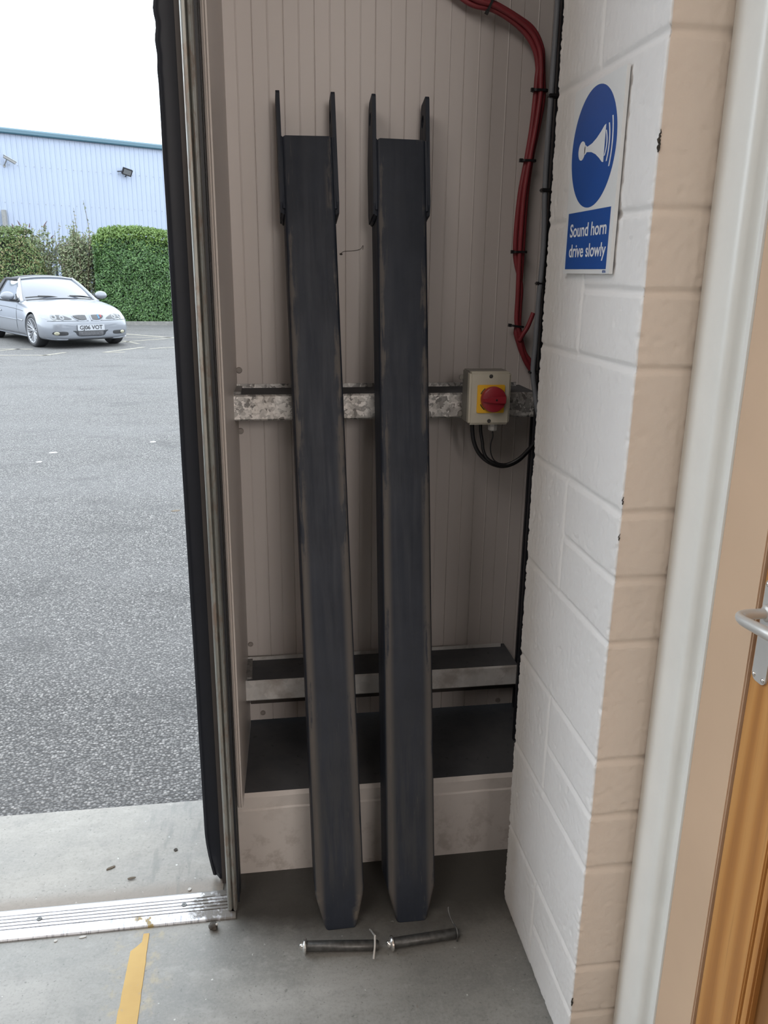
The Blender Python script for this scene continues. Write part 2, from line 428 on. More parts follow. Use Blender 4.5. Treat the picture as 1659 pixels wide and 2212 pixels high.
MAT = dict(
    block=mat_paint_block('painted_blockwork', (.80, .785, .775)),
    room=mat_paint_block('warm_lit_wall_paint', (.80, .69, .595)),  # block paint again, with the warm indoor light put into its colour
    cream=mat_wallpaint('cream_coated_steel', (.57, .525, .505), rough=.42),
    flash=mat_wallpaint('cream_flashing', (.56, .515, .485), rough=.38),
    base=mat_wallpaint('low_wall_paint', (.60, .555, .525), grime=.35),
    ledge=mat_ledge(),
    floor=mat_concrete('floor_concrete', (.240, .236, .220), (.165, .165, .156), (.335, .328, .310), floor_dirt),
    apron=mat_concrete('apron_concrete', (.232, .220, .197), (.165, .157, .142), (.310, .295, .268), apron_dirt),
    asphalt=mat_asphalt(),
    galv=mat_galv('galvanised_steel', 105, .20, .82, .6, .45), galvdull=mat_galv('dull_galvanised_steel', 90, .16, .30, .45, .55, .6),
    whiterail=mat_galv('chipped_white_rail', 40, .52, .62, .1, .5, .5),
    track=mat_track(), fork=mat_fork(),
    rubber=plain('black_rubber', (.0105, .0125, .019), .5, bs=.1, Specular_IOR_Level=.3),
    navy=plain('dark_painted_steel', (.012, .014, .019), .5),
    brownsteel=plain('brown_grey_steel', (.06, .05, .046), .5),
    gap=plain('dark_gap', (.008, .008, .009), .8),
    alu=mat_alu(), yellow=mat_yellow(),
    white=plain('white_gloss_paint', (.74, .74, .71), .32, var=.03),
    frame=plain('tan_frame_paint', (.58, .415, .285), .42, var=.05, scale=4),
    oak=mat_oak('oak_veneer'), oak2=mat_oak('dark_oak', .55),
    steel=plain('satin_steel', (.56, .55, .53), .36, .35, var=.06),
    chrome=plain('bright_steel', (.72, .71, .69), .22, .95, var=.05),
    signw=plain('white_sign_board', (.72, .73, .73), .4, var=.02),
    signb=plain('blue_sign_ink', (.010, .070, .30), .4, var=.05),
    signl=plain('white_sign_ink', (.74, .75, .76), .45, var=.02),
    box=plain('cream_plastic', (.46, .43, .36), .45, var=.04), boxd=plain('shaded_cream_plastic', (.20, .19, .17), .5),  # second one is the cream darkened, shade of the enclosure sides painted in
    yel=plain('yellow_plastic', (.72, .40, .02), .4, var=.04), red=plain('red_plastic', (.27, .020, .032), .28, var=.06),
    redc=plain('red_cable_sheath', (.22, .028, .036), .45, var=.15), blk=plain('black_plastic', (.010, .010, .012), .45),
    greyc=plain('grey_cable_sheath', (.16, .17, .19), .5), gland=plain('pale_gland', (.42, .41, .40), .45),
    pin=plain('oily_dark_steel', (.085, .085, .083), .42, .6, var=.35, scale=60),
    dirt=plain('dried_mud', (.05, .043, .036), .9, var=.4, scale=80),
    paper=plain('pale_litter', (.45, .44, .42), .7),
    scrap=plain('weathered_litter', (.28, .27, .26), .8),
    leafbrown=plain('dead_leaf', (.10, .07, .04), .7, var=.4),
    far=mat_cladding_far(), teal=plain('teal_trim', (.035, .085, .115), .4, var=.04),
    cap=plain('fixing_cap_plastic', (.30, .27, .25), .5), farpost=plain('pale_post', (.16, .16, .155), .5),
    kerb=plain('kerb_concrete', (.15, .145, .135), .8, var=.2),
    bay=plain('faded_bay_paint', (.200, .185, .150), .7, var=.3, scale=6),
    pale=plain('galvanised_pale', (.11, .13, .155), .5, .2), rail=plain('dark_fence_rail', (.03, .045, .055), .5),
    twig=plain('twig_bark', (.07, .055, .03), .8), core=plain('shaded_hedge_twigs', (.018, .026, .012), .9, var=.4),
    leafA=mat_leaf('laurel_leaf', [(.016, .044, .010), (.034, .082, .019), (.058, .122, .033), (.085, .155, .046)]),
    leafT=mat_leaf('young_laurel_leaf', [(.055, .105, .018), (.085, .145, .026), (.115, .18, .036)]),
    leafU=mat_leaf('pale_hedge_leaf', [(.05, .085, .02), (.075, .115, .03), (.10, .15, .04), (.10, .09, .04)]),
    leafB=mat_leaf('mixed_hedge_leaf', [(.036, .066, .016), (.066, .112, .030), (.095, .145, .040), (.130, .10, .044), (.125, .170, .054)]),
    leafC=mat_leaf('shrub_leaf', [(.080, .112, .048), (.125, .155, .078), (.145, .150, .09), (.165, .21, .095), (.19, .155, .11)]),
    flower=plain('buddleia_flower', (.085, .055, .06), .7),
    silver=plain('silver_car_paint', (.150, .160, .180), .34, .25, var=.01, Coat_Weight=.6, Coat_Roughness=.08),
    glass=plain('car_glass', (.075, .082, .100), .08, 0, var=.02, Coat_Weight=.6, Coat_Roughness=.02, Coat_IOR=1.55),
    sideglass=plain('car_side_glass', (.16, .17, .18), .05, 0, var=.02, Coat_Weight=1.0, Coat_IOR=2.2, Coat_Roughness=.02),
    softtop=plain('black_soft_top', (.032, .033, .038), .8), tyre=plain('tyre_rubber', (.014, .014, .016), .6),
    alloy=plain('alloy_wheel', (.26, .265, .28), .35, .4), lamp=plain('lamp_reflector', (.14, .145, .15), .15, .4, Coat_Weight=1.0),
    lampdark=plain('lamp_housing', (.016, .018, .022), .25, 0, Coat_Weight=.3), projector=plain('lamp_projector', (.15, .155, .16), .2, .4),
    fog=plain('fog_lamp', (.28, .27, .20), .15, .3), plate=plain('white_number_plate', (.30, .31, .33), .4, var=.01),
    mesh=plain('intake_mesh', (.06, .06, .065), .5, var=.5, scale=90), stripe_b=plain('blue_slat', (.04, .16, .40), .4), stripe_r=plain('red_slat', (.30, .03, .04), .4),
)

# ------------------------------------------------------------------ the setting: floor and ground
S = 'structure'
CZ = 4.6            # ceiling
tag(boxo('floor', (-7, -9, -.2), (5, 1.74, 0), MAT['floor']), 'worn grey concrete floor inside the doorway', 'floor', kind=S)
tag(boxo('trim_1', (-7, 1.74, -.2), (-.06, 2.055, .002), MAT['apron']), 'pale concrete apron outside the aluminium threshold', 'apron', kind=S)
bm = B(); box(bm, (-7, 1.686, 0), (-.14, 1.745, .0025)); tag(obj('trim_2', bm, MAT['apron']), 'strip of dirty concrete behind the threshold', 'apron', kind=S)
bm = B(); box(bm, (-60, 2.055, -.3), (45, 70, -.012)); tag(obj('ground', bm, MAT['asphalt']), 'grey tarmac yard with coarse stones', 'ground', kind=S)

# low wall with a deep dirty ledge under the cladding
bm = B()
prof = [(1.740, 0), (1.740, .186), (1.7435, .190), (1.7435, .222), (1.752, .231), (2.13, .231), (2.13, 0)]
n_ = 40; x0, x1 = -.135, .90
rows = [[bm.verts.new((x0+(x1-x0)*i/n_, y+(.003*noise.noise(Vector((i*.4, 3, z*30))) if y < 1.75 and z > .01 else 0), z+(.0015*noise.noise(Vector((i*.5, 9, 1))) if .18 < z < .2 else 0))) for (y, z) in prof] for i in range(n_+1)]
for a, b in zip(rows, rows[1:]):
    for k in range(len(prof)-1):
        f = bm.faces.new((a[k], b[k], b[k+1], a[k+1])); f.material_index = 1 if k >= 4 else 0
bm.faces.new(rows[0][::-1]); bm.faces.new(rows[-1]); fix(bm)
tag(obj('wall_base', bm, [MAT['base'], MAT['ledge']]), 'low cream painted wall with a dark dirty ledge', 'wall', kind=S)

# cladding with fine ribs
bm = B(); pts = []; x = -.1465; i = 0
while x < .82:
    if i % 2 == 0: pts += [(x-.0013, 2.08), (x-.0003, 2.0822), (x+.0003, 2.0822), (x+.0013, 2.08)]
    else: pts += [(x-.0020, 2.08), (x-.0006, 2.0792), (x+.0006, 2.0792), (x+.0020, 2.08)]
    x += .0355; i += 1
extrude_path(bm, pts+[(pts[-1][0], 2.14), (pts[0][0], 2.14)], .24, CZ, closed=True)
wall_back = tag(obj('wall_back', fix(bm), MAT['cream']), 'ribbed cream steel cladding behind the forks', 'wall', kind=S)
for (cx, cz, cr) in ((-.0625, 1.243, .0078), (-.0645, 1.087, .0078), (-.0605, .481, .0072), (-.033, .262, .0075), (.667, .253, .0075)):
    bm = B(); lathe(bm, [(0, .004), (cr*.45, .004), (cr*.5, .0055), (cr*.8, .0055), (cr, .003), (cr, 0)], Matrix.Translation((cx, 2.0805, cz))@Matrix.Rotation(PI/2, 4, 'X'), 20)
    obj('fixing_cap', fix(bm), MAT['cap'], wall_back, smooth=40)
bm = B(); tube(bm, [(.196, 2.079, 1.527), (.205, 2.0785, 1.533), (.228, 2.0785, 1.535), (.245, 2.0785, 1.539), (.252, 2.0785, 1.5475), (.2515, 2.0785, 1.538)], .0006, 5)
lathe(bm, [(0, .001), (.003, .0006), (.004, 0)], Matrix.Translation((.1975, 2.0795, 1.5265))@Matrix.Rotation(PI/2, 4, 'X')@Matrix.Diagonal((1, .6, 1, 1)), 10)
obj('cobweb_strand', bm, MAT['dirt'], wall_back)
# small angle closing the foot of the cladding
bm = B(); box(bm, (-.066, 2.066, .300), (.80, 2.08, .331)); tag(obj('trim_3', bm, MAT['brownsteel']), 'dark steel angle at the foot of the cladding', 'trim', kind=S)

# horizontal rails: C section, open at the back
def c_rail(name, zt, zb, yf, mat, label, topmat):
    r = thing(name, (.3, yf, zb), label, 'rail')
    t = .003; lip = .012
    bm = B()
    pr = [(2.0795, zt), (yf+.004, zt), (yf, zt-.004), (yf, zb+.004), (yf+.004, zb), (yf+.02, zb), (yf+.02, zb+t), (yf+t+.002, zb+t), (yf+t, zb+t+.003), (yf+t, zt-t-.002), (yf+t+.002, zt-t), (2.0795, zt-t)]
    a = [bm.verts.new((-.0735, y, z)) for y, z in pr]; b = [bm.verts.new((.675, y, z)) for y, z in pr]
    for k in range(len(pr)):
        f = bm.faces.new((a[k], b[k], b[(k+1) % len(pr)], a[(k+1) % len(pr)])); f.material_index = 1 if k in (0, 10, 11) else 0
    bm.faces.new(a[::-1]); bm.faces.new(b)
    obj('channel', fix(bm), [mat, topmat], r)
    bm = B(); box(bm, (-.0735, 2.060, zt), (.66, 2.063, zt+.010)); obj('flange_edge', bm, mat, r)
    bm = B(); box(bm, (-.0733, 1.952, zt-.002), (-.056, 2.07, zt+.006)); box(bm, (-.0733, yf+.005, zt-.02), (-.069, 2.07, zt+.003)); obj('end_cleat', bm, MAT['galvdull'], r)
    return r
c_rail('cladding_rail', 1.2005, 1.138, 1.94, MAT['galv'], 'shiny galvanised rail at hip height behind both forks', MAT['ledge'])
c_rail('cladding_rail', .4400, .3800, 1.94, MAT['whiterail'], 'chipped white lower rail just above the dark ledge', MAT['ledge'])

# dark steel column at the right end of the rails
bm = B(); box(bm, (.660, 1.895, .231), (.80, 1.907, CZ)); box(bm, (.7215, 1.907, .231), (.7285, 2.068, CZ)); box(bm, (.712, 2.068, .231), (.80, 2.0795, CZ))
tag(obj('steel_column', bm, MAT['navy']), 'dark steel column between cladding and white block wall', 'column', kind=S)

# jamb flashing on the left
bm = B()
fl = [(-.0975, 1.712), (-.0955, 1.6985), (-.0915, 1.6955), (-.0905, 1.6985), (-.0895, 1.6985), (-.0865, 1.6945), (-.0835, 1.6955), (-.0825, 1.70), (-.0755, 1.88), (-.0685, 2.0795)]
fl = fl+[(-.072, 2.0795), (-.0790, 1.88), (-.0865, 1.712)]
extrude_path(bm, fl, .2315, CZ, closed=True)
tag(obj('trim_4', fix(bm), MAT['flash'], smooth=35), 'cream folded flashing lining the door jamb', 'trim', kind=S)
bm = B(); box(bm, (-.150, 1.725, .0035), (-.102, 2.13, CZ)); box(bm, (-.102, 1.72, .0), (-.0985, 1.74, .2315))
tag(obj('wall_jamb', bm, MAT['navy']), 'dark end of the wall beside the doorway', 'wall', kind=S)

# rest of the building shell (off frame, keeps the light out)
MAT['shell'] = plain('shell_lining', (.50, .46, .41), .7)
tag(boxo('ceiling', (-7.1, -9.1, CZ), (5.1, 2.2, CZ+.1), MAT['shell']), 'warehouse ceiling', 'ceiling', kind=S)
tag(boxo('wall_left', (-7.1, -9.1, 0), (-7, 2.2, CZ), MAT['shell']), 'left wall of the warehouse', 'wall', kind=S)
tag(boxo('wall_rear', (-7, -9.1, 0), (5, -9, CZ), MAT['shell']), 'rear wall of the warehouse', 'wall', kind=S)
tag(boxo('wall_outer', (5, -9.1, 0), (5.1, 2.2, CZ), MAT['shell']), 'far right wall of the warehouse', 'wall', kind=S)
bm = B(); box(bm, (-7, 2.08, 0), (-4.2, 2.14, CZ)); box(bm, (-4.2, 2.08, 3.9), (-.14, 2.14, CZ)); box(bm, (.82, 2.08, 0), (5, 2.14, CZ))
tag(obj('wall_front', bm, MAT['shell']), 'front wall around the doorway', 'wall', kind=S)

# ------------------------------------------------------------------ white block pier (real joints and rough faces)
def pier():
    bm = B()
    X0, Y2, Y4, XR = .548, 1.1395, 1.567, .640
    R = .004
    path = []           # (x, y, nx, ny, s along, face)
    st = .0032
    def seg(ax, ay, bx, by, nx, ny, tagf, st_=st):
        L = math.hypot(bx-ax, by-ay); n = max(1, int(L/st_))
        for i in range(n+1):
            t = i/n; path.append((ax+(bx-ax)*t, ay+(by-ay)*t, nx, ny, tagf))
    def arc(cx, cy, a0, a1, tagf, n=4):
        for i in range(1, n):
            a = a0+(a1-a0)*i/n; path.append((cx+R*math.cos(a), cy+R*math.sin(a), math.cos(a), math.sin(a), tagf))
    seg(.76, Y4, X0+R, Y4, 0, 1, 'far', .012)
    arc(X0+R, Y4-R, PI/2, PI, 'edge')
    seg(X0, Y4-R, X0, Y2+R, -1, 0, 'side')
    arc(X0+R, Y2+R, PI, PI*1.5, 'edge')
    seg(X0+R, Y2, XR, Y2, 0, -1, 'near')
    zs = [i*.0036 for i in range(int(2.25/.0036)+1)]
    def sm(t): t = max(0, min(1, t)); return t*t*(3-2*t)
    C = .1125
    grid = []
    for (x, y, nx, ny, tf) in path:
        col = []
        for z in zs:
            k = 16-z/C                      # joint index
            wob = .0022*noise.noise(Vector((x*9, y*9, round(k/2)*3.1)))
            dj = abs((k/2)-round(k/2))*2*C   # full-course joints
            half_course = int(math.floor(k/2)) % 2 == 1     # these courses are cut into two low blocks by the corner
            vj = 1.0
            if half_course:
                if tf == 'near' or y < 1.372:
                    dk = abs(k-(2*math.floor(k/2)+1))*C
                    dj = min(dj, dk)
                if tf == 'side': vj = abs(y-1.372)
            d = min(dj+wob, vj+.002)
            rough_n = noise.noise(Vector((x*95, y*95, z*95)))*.0010+noise.noise(Vector((x*240, y*240, z*240)))*.0007
            pit = noise.noise(Vector((x*55+9, y*55, z*55)))
            pit = -.0014*sm((pit-.42)/.2)
            mort = 1-sm((d-.0045)/.0035)
            recess = .0036 if (tf != 'side' or y < 1.372) else .0022
            if tf == 'edge': recess = .0050
            disp = -(recess+.0006*math.cos(d*500))*mort+(rough_n+pit)*(1-.8*mort)
            if tf in ('edge',) or (tf == 'side' and (y < Y2+.008 or y > Y4-.008)) or (tf == 'near' and x < X0+.008):
                e = .7*noise.noise(Vector((z*60, 3 if y > 1.4 else 8, 0)))+.8*noise.noise(Vector((x*60, z*150, y*60)))+.6*noise.noise(Vector((x*90, z*320, y*90)))
                disp += -.0026*max(-.12, e)
            col.append(bm.verts.new((x+nx*disp, y+ny*disp, z)))
        grid.append(col)
    for ip, (a, b) in enumerate(zip(grid, grid[1:])):
        near = path[ip+1][4] == 'near'
        for k in range(len(zs)-1):
            f_ = bm.faces.new((a[k], b[k], b[k+1], a[k+1]))
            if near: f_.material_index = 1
    # upper, unseen part of the pier and its hidden back
    box(bm, (X0, Y2, zs[-1]), (.76, Y4, CZ)); 
    return fix(bm)
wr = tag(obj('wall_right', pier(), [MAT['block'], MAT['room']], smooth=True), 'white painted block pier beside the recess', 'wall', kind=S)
# knocked-off paint on its near corner
for (cy, cz, sc) in ((1.1385, 1.665, 1.0), (1.1385, 1.148, .45), (1.1385, 1.088, .4), (1.1385, .148, .7)):
    bm = B()
    for q in range(5):
        bmesh.ops.create_icosphere(bm, subdivisions=2, radius=.0045*sc*(1.1-.13*q), matrix=Matrix.Translation((.5487+.0012*math.sin(q*2.1), cy, cz+sc*(.0052*(q-2))))@Matrix.Diagonal((.45, .5, 1.25, 1)))
    for v in bm.verts: v.co += Vector((noise.noise(v.co*300), noise.noise(v.co*300+Vector((5, 0, 0))), noise.noise(v.co*300+Vector((0, 5, 0)))))*.0016*sc
    obj('chipped_patch', bm, MAT['dirt'], wr)
tag(boxo('wall_recess', (.80, 1.5, 0), (.86, 2.08, CZ), MAT['navy']), 'dark side of the recess behind the pier', 'wall', kind=S)

# right-hand room wall with the door in it
XW = .634
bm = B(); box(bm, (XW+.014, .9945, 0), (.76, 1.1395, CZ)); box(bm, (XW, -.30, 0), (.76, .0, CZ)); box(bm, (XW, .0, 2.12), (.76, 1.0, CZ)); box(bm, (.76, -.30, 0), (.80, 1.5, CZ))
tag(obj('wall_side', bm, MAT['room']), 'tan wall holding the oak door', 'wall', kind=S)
bm = B()
# moulded architrave: profile in (y, outward) drawn from the pier inwards
pa = [(1.1375, -.012), (1.1375, -.003), (1.128, .0005), (1.112, .0045), (1.092, .0078), (1.070, .0098), (1.050, .0100), (1.041, .0092), (1.0345, .0062), (1.030, .0010), (1.026, -.0050), (1.020, -.0085), (1.012, -.0098), (1.0062, -.0095), (1.0052, -.0030), (1.0050, .0010), (1.0040, .0018), (.9958, .0018), (.9942, -.0006), (.9940, -.012)]
a = [bm.verts.new((XW-o, y, 0)) for y, o in pa]; b = [bm.verts.new((XW-o, y, 2.2)) for y, o in pa]
for k in range(len(pa)-1): bm.faces.new((a[k], a[k+1], b[k+1], b[k]))
bm.faces.new(a); bm.faces.new(b[::-1]); fix(bm)
tag(obj('trim_5', bm, MAT['white'], smooth=30), 'white moulded architrave beside the tan blockwork', 'trim', kind=S)
door = thing('door_1', (.648, .5, 0), 'oak door in a tan painted frame', 'door', kind=S)
bm = B(); box(bm, (XW-.0005, .895, 0), (.735, .9938, 2.12), bev=.002); box(bm, (XW-.0005, .0, 2.03), (.735, .895, 2.12)); box(bm, (XW-.0005, .0, 0), (.735, .04, 2.03))
box(bm, (.683, .875, 0), (.73, .8955, 2.03))
obj('door_frame', bm, MAT['frame'], door)
leaf = None
bm = B(); box(bm, (.6360, .800, .006), (.680, .8905, 2.026), bev=.002); box(bm, (.6360, .046, .006), (.680, .14, 2.026)); box(bm, (.6360, .14, .006), (.680, .80, .20)); box(bm, (.6360, .14, 1.9), (.680, .80, 2.026))
leaf = obj('door_leaf', bm, MAT['oak'], door)
bm = B()
for (y0, y1) in ((.784, .800), (.14, .156)):
    box(bm, (.6395, y0, .20), (.676, y1, 1.9), bev=.003)
box(bm, (.6395, .156, .20), (.676, .784, .216)); box(bm, (.6395, .156, 1.884), (.676, .784, 1.9))
obj('glazing_bead', bm, MAT['oak'], leaf)
boxo('door_panel', (.650, .156, .216), (.680, .784, 1.884), MAT['oak2'], leaf)
# handle set
bm = B()
def rrect(cy, cz, hw, hh, r, n=6):
    out = []
    for (sx, sy, a0) in ((1, 1, 0), (-1, 1, PI/2), (-1, -1, PI), (1, -1, 1.5*PI)):
        for i in range(n+1):
            a = a0+PI/2*i/n; out.append((cy+sx*(hw-r)+r*math.cos(a), cz+sy*(hh-r)+r*math.sin(a)))
    return out
MX = Matrix(((0, 0, -1, 0), (-1, 0, 0, 0), (0, 1, 0, 0), (0, 0, 0, 1)))     # local x -> -Y, y -> Z, z -> -X (faces the opening)
def MXat(x, y, z): return Matrix.Translation((x, y, z))@MX
PY0 = .8685
prism(bm, rrect(0, 0, .0150, .0715, .010), .003, MXat(.6360, PY0, 1.0435))
bm2 = bm; hp = obj('handle_plate', fix(bm2), MAT['steel'], door, smooth=30, label='satin steel handle plate')
for dy in (-.0098, .0098):
    for dz in (-.0640, .0640):
        bm = B(); lathe(bm, [(0, .0022), (.002, .002), (.0034, .0008), (.0036, 0)], MXat(.633, PY0+dy, 1.0435+dz), 14); obj('screw', bm, MAT['chrome'], hp, smooth=True)
bm = B()
lathe(bm, [(.011, 0), (.011, .004), (.009, .006), (0, .006)], MXat(.633, PY0, 1.071), 24)
tube(bm, [(.630, PY0, 1.071), (.616, PY0, 1.071), (.601, PY0-.0005, 1.071), (.590, PY0-.0060, 1.071), (.5855, PY0-.020, 1.072), (.5850, PY0-.045, 1.075), (.5855, PY0-.075, 1.078), (.590, PY0-.112, 1.079), (.597, PY0-.126, 1.079)], lambda t: .0070 if t < .4 else .0070+.0020*min(1, (t-.4)/.3), 14, 8, flat=.85)
obj('lever', bm, MAT['steel'], door, smooth=50, label='satin steel lever')

# ------------------------------------------------------------------ added indoor fill lights and the sky
w = bpy.data.worlds.new('overcast_sky'); scene.world = w; w.use_nodes = True
nt = w.node_tree; bg = nt.nodes['Background']
tc = nt.nodes.new('ShaderNodeTexCoord'); sx = nt.nodes.new('ShaderNodeSeparateXYZ'); nt.links.new(tc.outputs['Generated'], sx.inputs[0])
rp = nt.nodes.new('ShaderNodeValToRGB'); nt.links.new(sx.outputs[2], rp.inputs[0])
rp.color_ramp.elements[0].position = 0; rp.color_ramp.elements[0].color = (.82, .91, 1, 1)
rp.color_ramp.elements[1].position = .6; rp.color_ramp.elements[1].color = (.85, .93, 1, 1)
nt.links.new(rp.outputs[0], bg.inputs[0]); bg.inputs[1].default_value = 5.0

def area(name, loc, target, sx_, sy_, power, col):
    L = bpy.data.lights.new(name, 'AREA'); L.shape = 'RECTANGLE'; L.size = sx_; L.size_y = sy_; L.energy = power; L.color = col
    o = bpy.data.objects.new(name, L); COL.objects.link(o); o.location = loc
    o.rotation_euler = (Vector(target)-Vector(loc)).to_track_quat('-Z', 'Y').to_euler(); return o
area('indoor_fill', (1.9, -5.2, 3.0), (.2, 1.9, 1.0), 3.2, 1.6, 240, (1, .92, .86))  # unseen area light added behind the camera to brighten the indoors
area('overhead_fill', (-2.4, -2.2, 4.5), (-2.4, -2.2, 0), 2.4, 4.0, 122, (1, .93, .88))  # unseen overhead light added for general indoor brightness

# ------------------------------------------------------------------ doorway: threshold, track, seal, line
th = thing('door_threshold', (-1.5, 1.64, 0), 'ridged aluminium threshold strip across the doorway', 'threshold')
tp = [(1.5895, 0), (1.5895, .0035), (1.5925, .0055), (1.612, .0095), (1.6155, .0100)]
y = 1.6155
for k in range(4):
    tp += [(y+.0008, .0068), (y+.0028, .0068), (y+.0036, .0100), (y+.0105, .0100)]; y += .0105
tp += [(y+.0008, .0068), (y+.0028, .0068), (y+.0036, .0098), (1.676, .0088), (1.6855, .0030), (1.6855, 0)]
bm = B(); xs = [-4.0, -3, -2, -1.4, -1.0, -.8, -.6, -.4, -.25, -.1065]
rows = [[bm.verts.new((x, yy, z)) for yy, z in tp] for x in xs]
for a, b in zip(rows, rows[1:]):
    for k in range(len(tp)-1): bm.faces.new((a[k], b[k], b[k+1], a[k+1]))
bm.faces.new(rows[0]); bm.faces.new(rows[-1][::-1])
obj('ridged_strip', fix(bm), MAT['alu'], th)
for sx_ in (-.565, -.231, -.90, -1.25):
    bm = B(); lathe(bm, [(0, .0008), (.0018, .0008), (.0018, .0014), (.0058, .0014), (.0064, 0)], Matrix.Translation((sx_, 1.6405, .0100)), 18)
    box(bm, (sx_-.0035, 1.6398, .0108), (sx_+.0035, 1.6412, .0116)); box(bm, (sx_-.0007, 1.637, .0108), (sx_+.0007, 1.644, .0116))
    obj('screw', fix(bm), MAT['pin'], th)

tr = thing('door_track', (-.115, 1.65, 0), 'weathered vertical door track beside the black seal', 'door track')
bm = B()
tk = [(-.1235, 1.690), (-.1235, 1.618)]
tk += [(-.1197+.0038*math.cos(a), 1.6125+.0045*math.sin(a)) for a in [PI*(.9+.18*i) for i in range(5)]]
tk += [(-.1150, 1.6165), (-.1132, 1.6185), (-.1115, 1.6165), (-.1092, 1.6070), (-.1078, 1.6052), (-.1062, 1.6070), (-.1052, 1.613), (-.1048, 1.625), (-.1048, 1.690)]
extrude_path(bm, thicken(tk, -.0022), .0105, CZ-.3, closed=True)
obj('channel', fix(bm), MAT['track'], tr, smooth=35)
bm = B(); extrude_path(bm, [(-.1420, 1.7005), (-.1235, 1.7005), (-.1235, 1.640), (-.1255, 1.640), (-.1255, 1.698), (-.1420, 1.698)], .012, CZ-.3, closed=True)
obj('fixing_angle', fix(bm), MAT['brownsteel'], tr)
bm = B(); extrude_path(bm, [(-.1042, 1.632), (-.0975, 1.632), (-.0975, 1.711), (-.1042, 1.711)], .0105, CZ-.3, closed=True)
extrude_path(bm, [(-.0970, 1.660), (-.0960, 1.660), (-.0960, 1.690), (-.0970, 1.690)], .012, CZ-.3, closed=True)
obj('side_plate', fix(bm), MAT['navy'], tr)

sl = thing('door_seal', (-.155, 1.715, 0), 'black rubber strip sealing the edge of the doorway', 'seal')
bm = B(); nz = 420; ztop = CZ-.3
def seal_edge(z):
    e = -.1805
    if z > 1.80: e += .0018*math.sin((z-1.8)*2*PI/.052)*min(1, (z-1.8)/.12)
    e += .0008*noise.noise(Vector((0, 0, z*7)))
    if z < .16: e += .015*max(0, 1-z/.16)**1.6
    return e
rows = []
for i in range(nz+1):
    z = .012+(ztop-.012)*(i/nz)**1.25; e = seal_edge(z)
    curl = .018*max(0, 1-z/.14)**1.5
    pr = [(e+.002, 1.7225+curl), (e, 1.720+curl), (e+.001, 1.7155+curl), (e+.006, 1.7135+curl), (e+.009, 1.7150+curl), (e+.012, 1.7165+curl*.6), (-.150, 1.7165), (-.1335, 1.7150), (-.1335, 1.7240), (-.150, 1.7240)]
    rows.append([bm.verts.new((x, yy, z)) for x, yy in pr])
for a, b in zip(rows, rows[1:]):
    for k in range(len(a)): bm.faces.new((a[k], a[(k+1) % len(a)], b[(k+1) % len(a)], b[k]))
bm.faces.new(rows[0]); bm.faces.new(rows[-1][::-1])
obj('seal_flap', fix(bm), MAT['rubber'], sl, smooth=40)

bm = B(); yl = []
yy = 1.572
while yy > -.6:
    g = (1.572-yy)/.238
    l = -.318-.0222-.002*g; r_ = -.318+.0135+.0065*min(1, g)
    l += .022*min(1, max(0, 1-(1.572-yy)/.048)*2.2)
    l += .0022*noise.noise(Vector((yy*40, 1, 0))); r_ += .0018*noise.noise(Vector((yy*40, 7, 0)))
    yl.append([bm.verts.new(c) for c in ((l, yy, .0002), (l+.0004, yy, .0014), (r_-.0004, yy, .0014), (r_, yy, .0002))]); yy -= .012
for a, b in zip(yl, yl[1:]):
    for k in range(4): bm.faces.new((a[k], a[(k+1) % 4], b[(k+1) % 4], b[k]))
bm.faces.new(yl[0]); bm.faces.new(yl[-1][::-1])
tag(obj('floor_line', fix(bm), MAT['yellow']), 'worn yellow line painted on the indoor floor', 'floor marking')

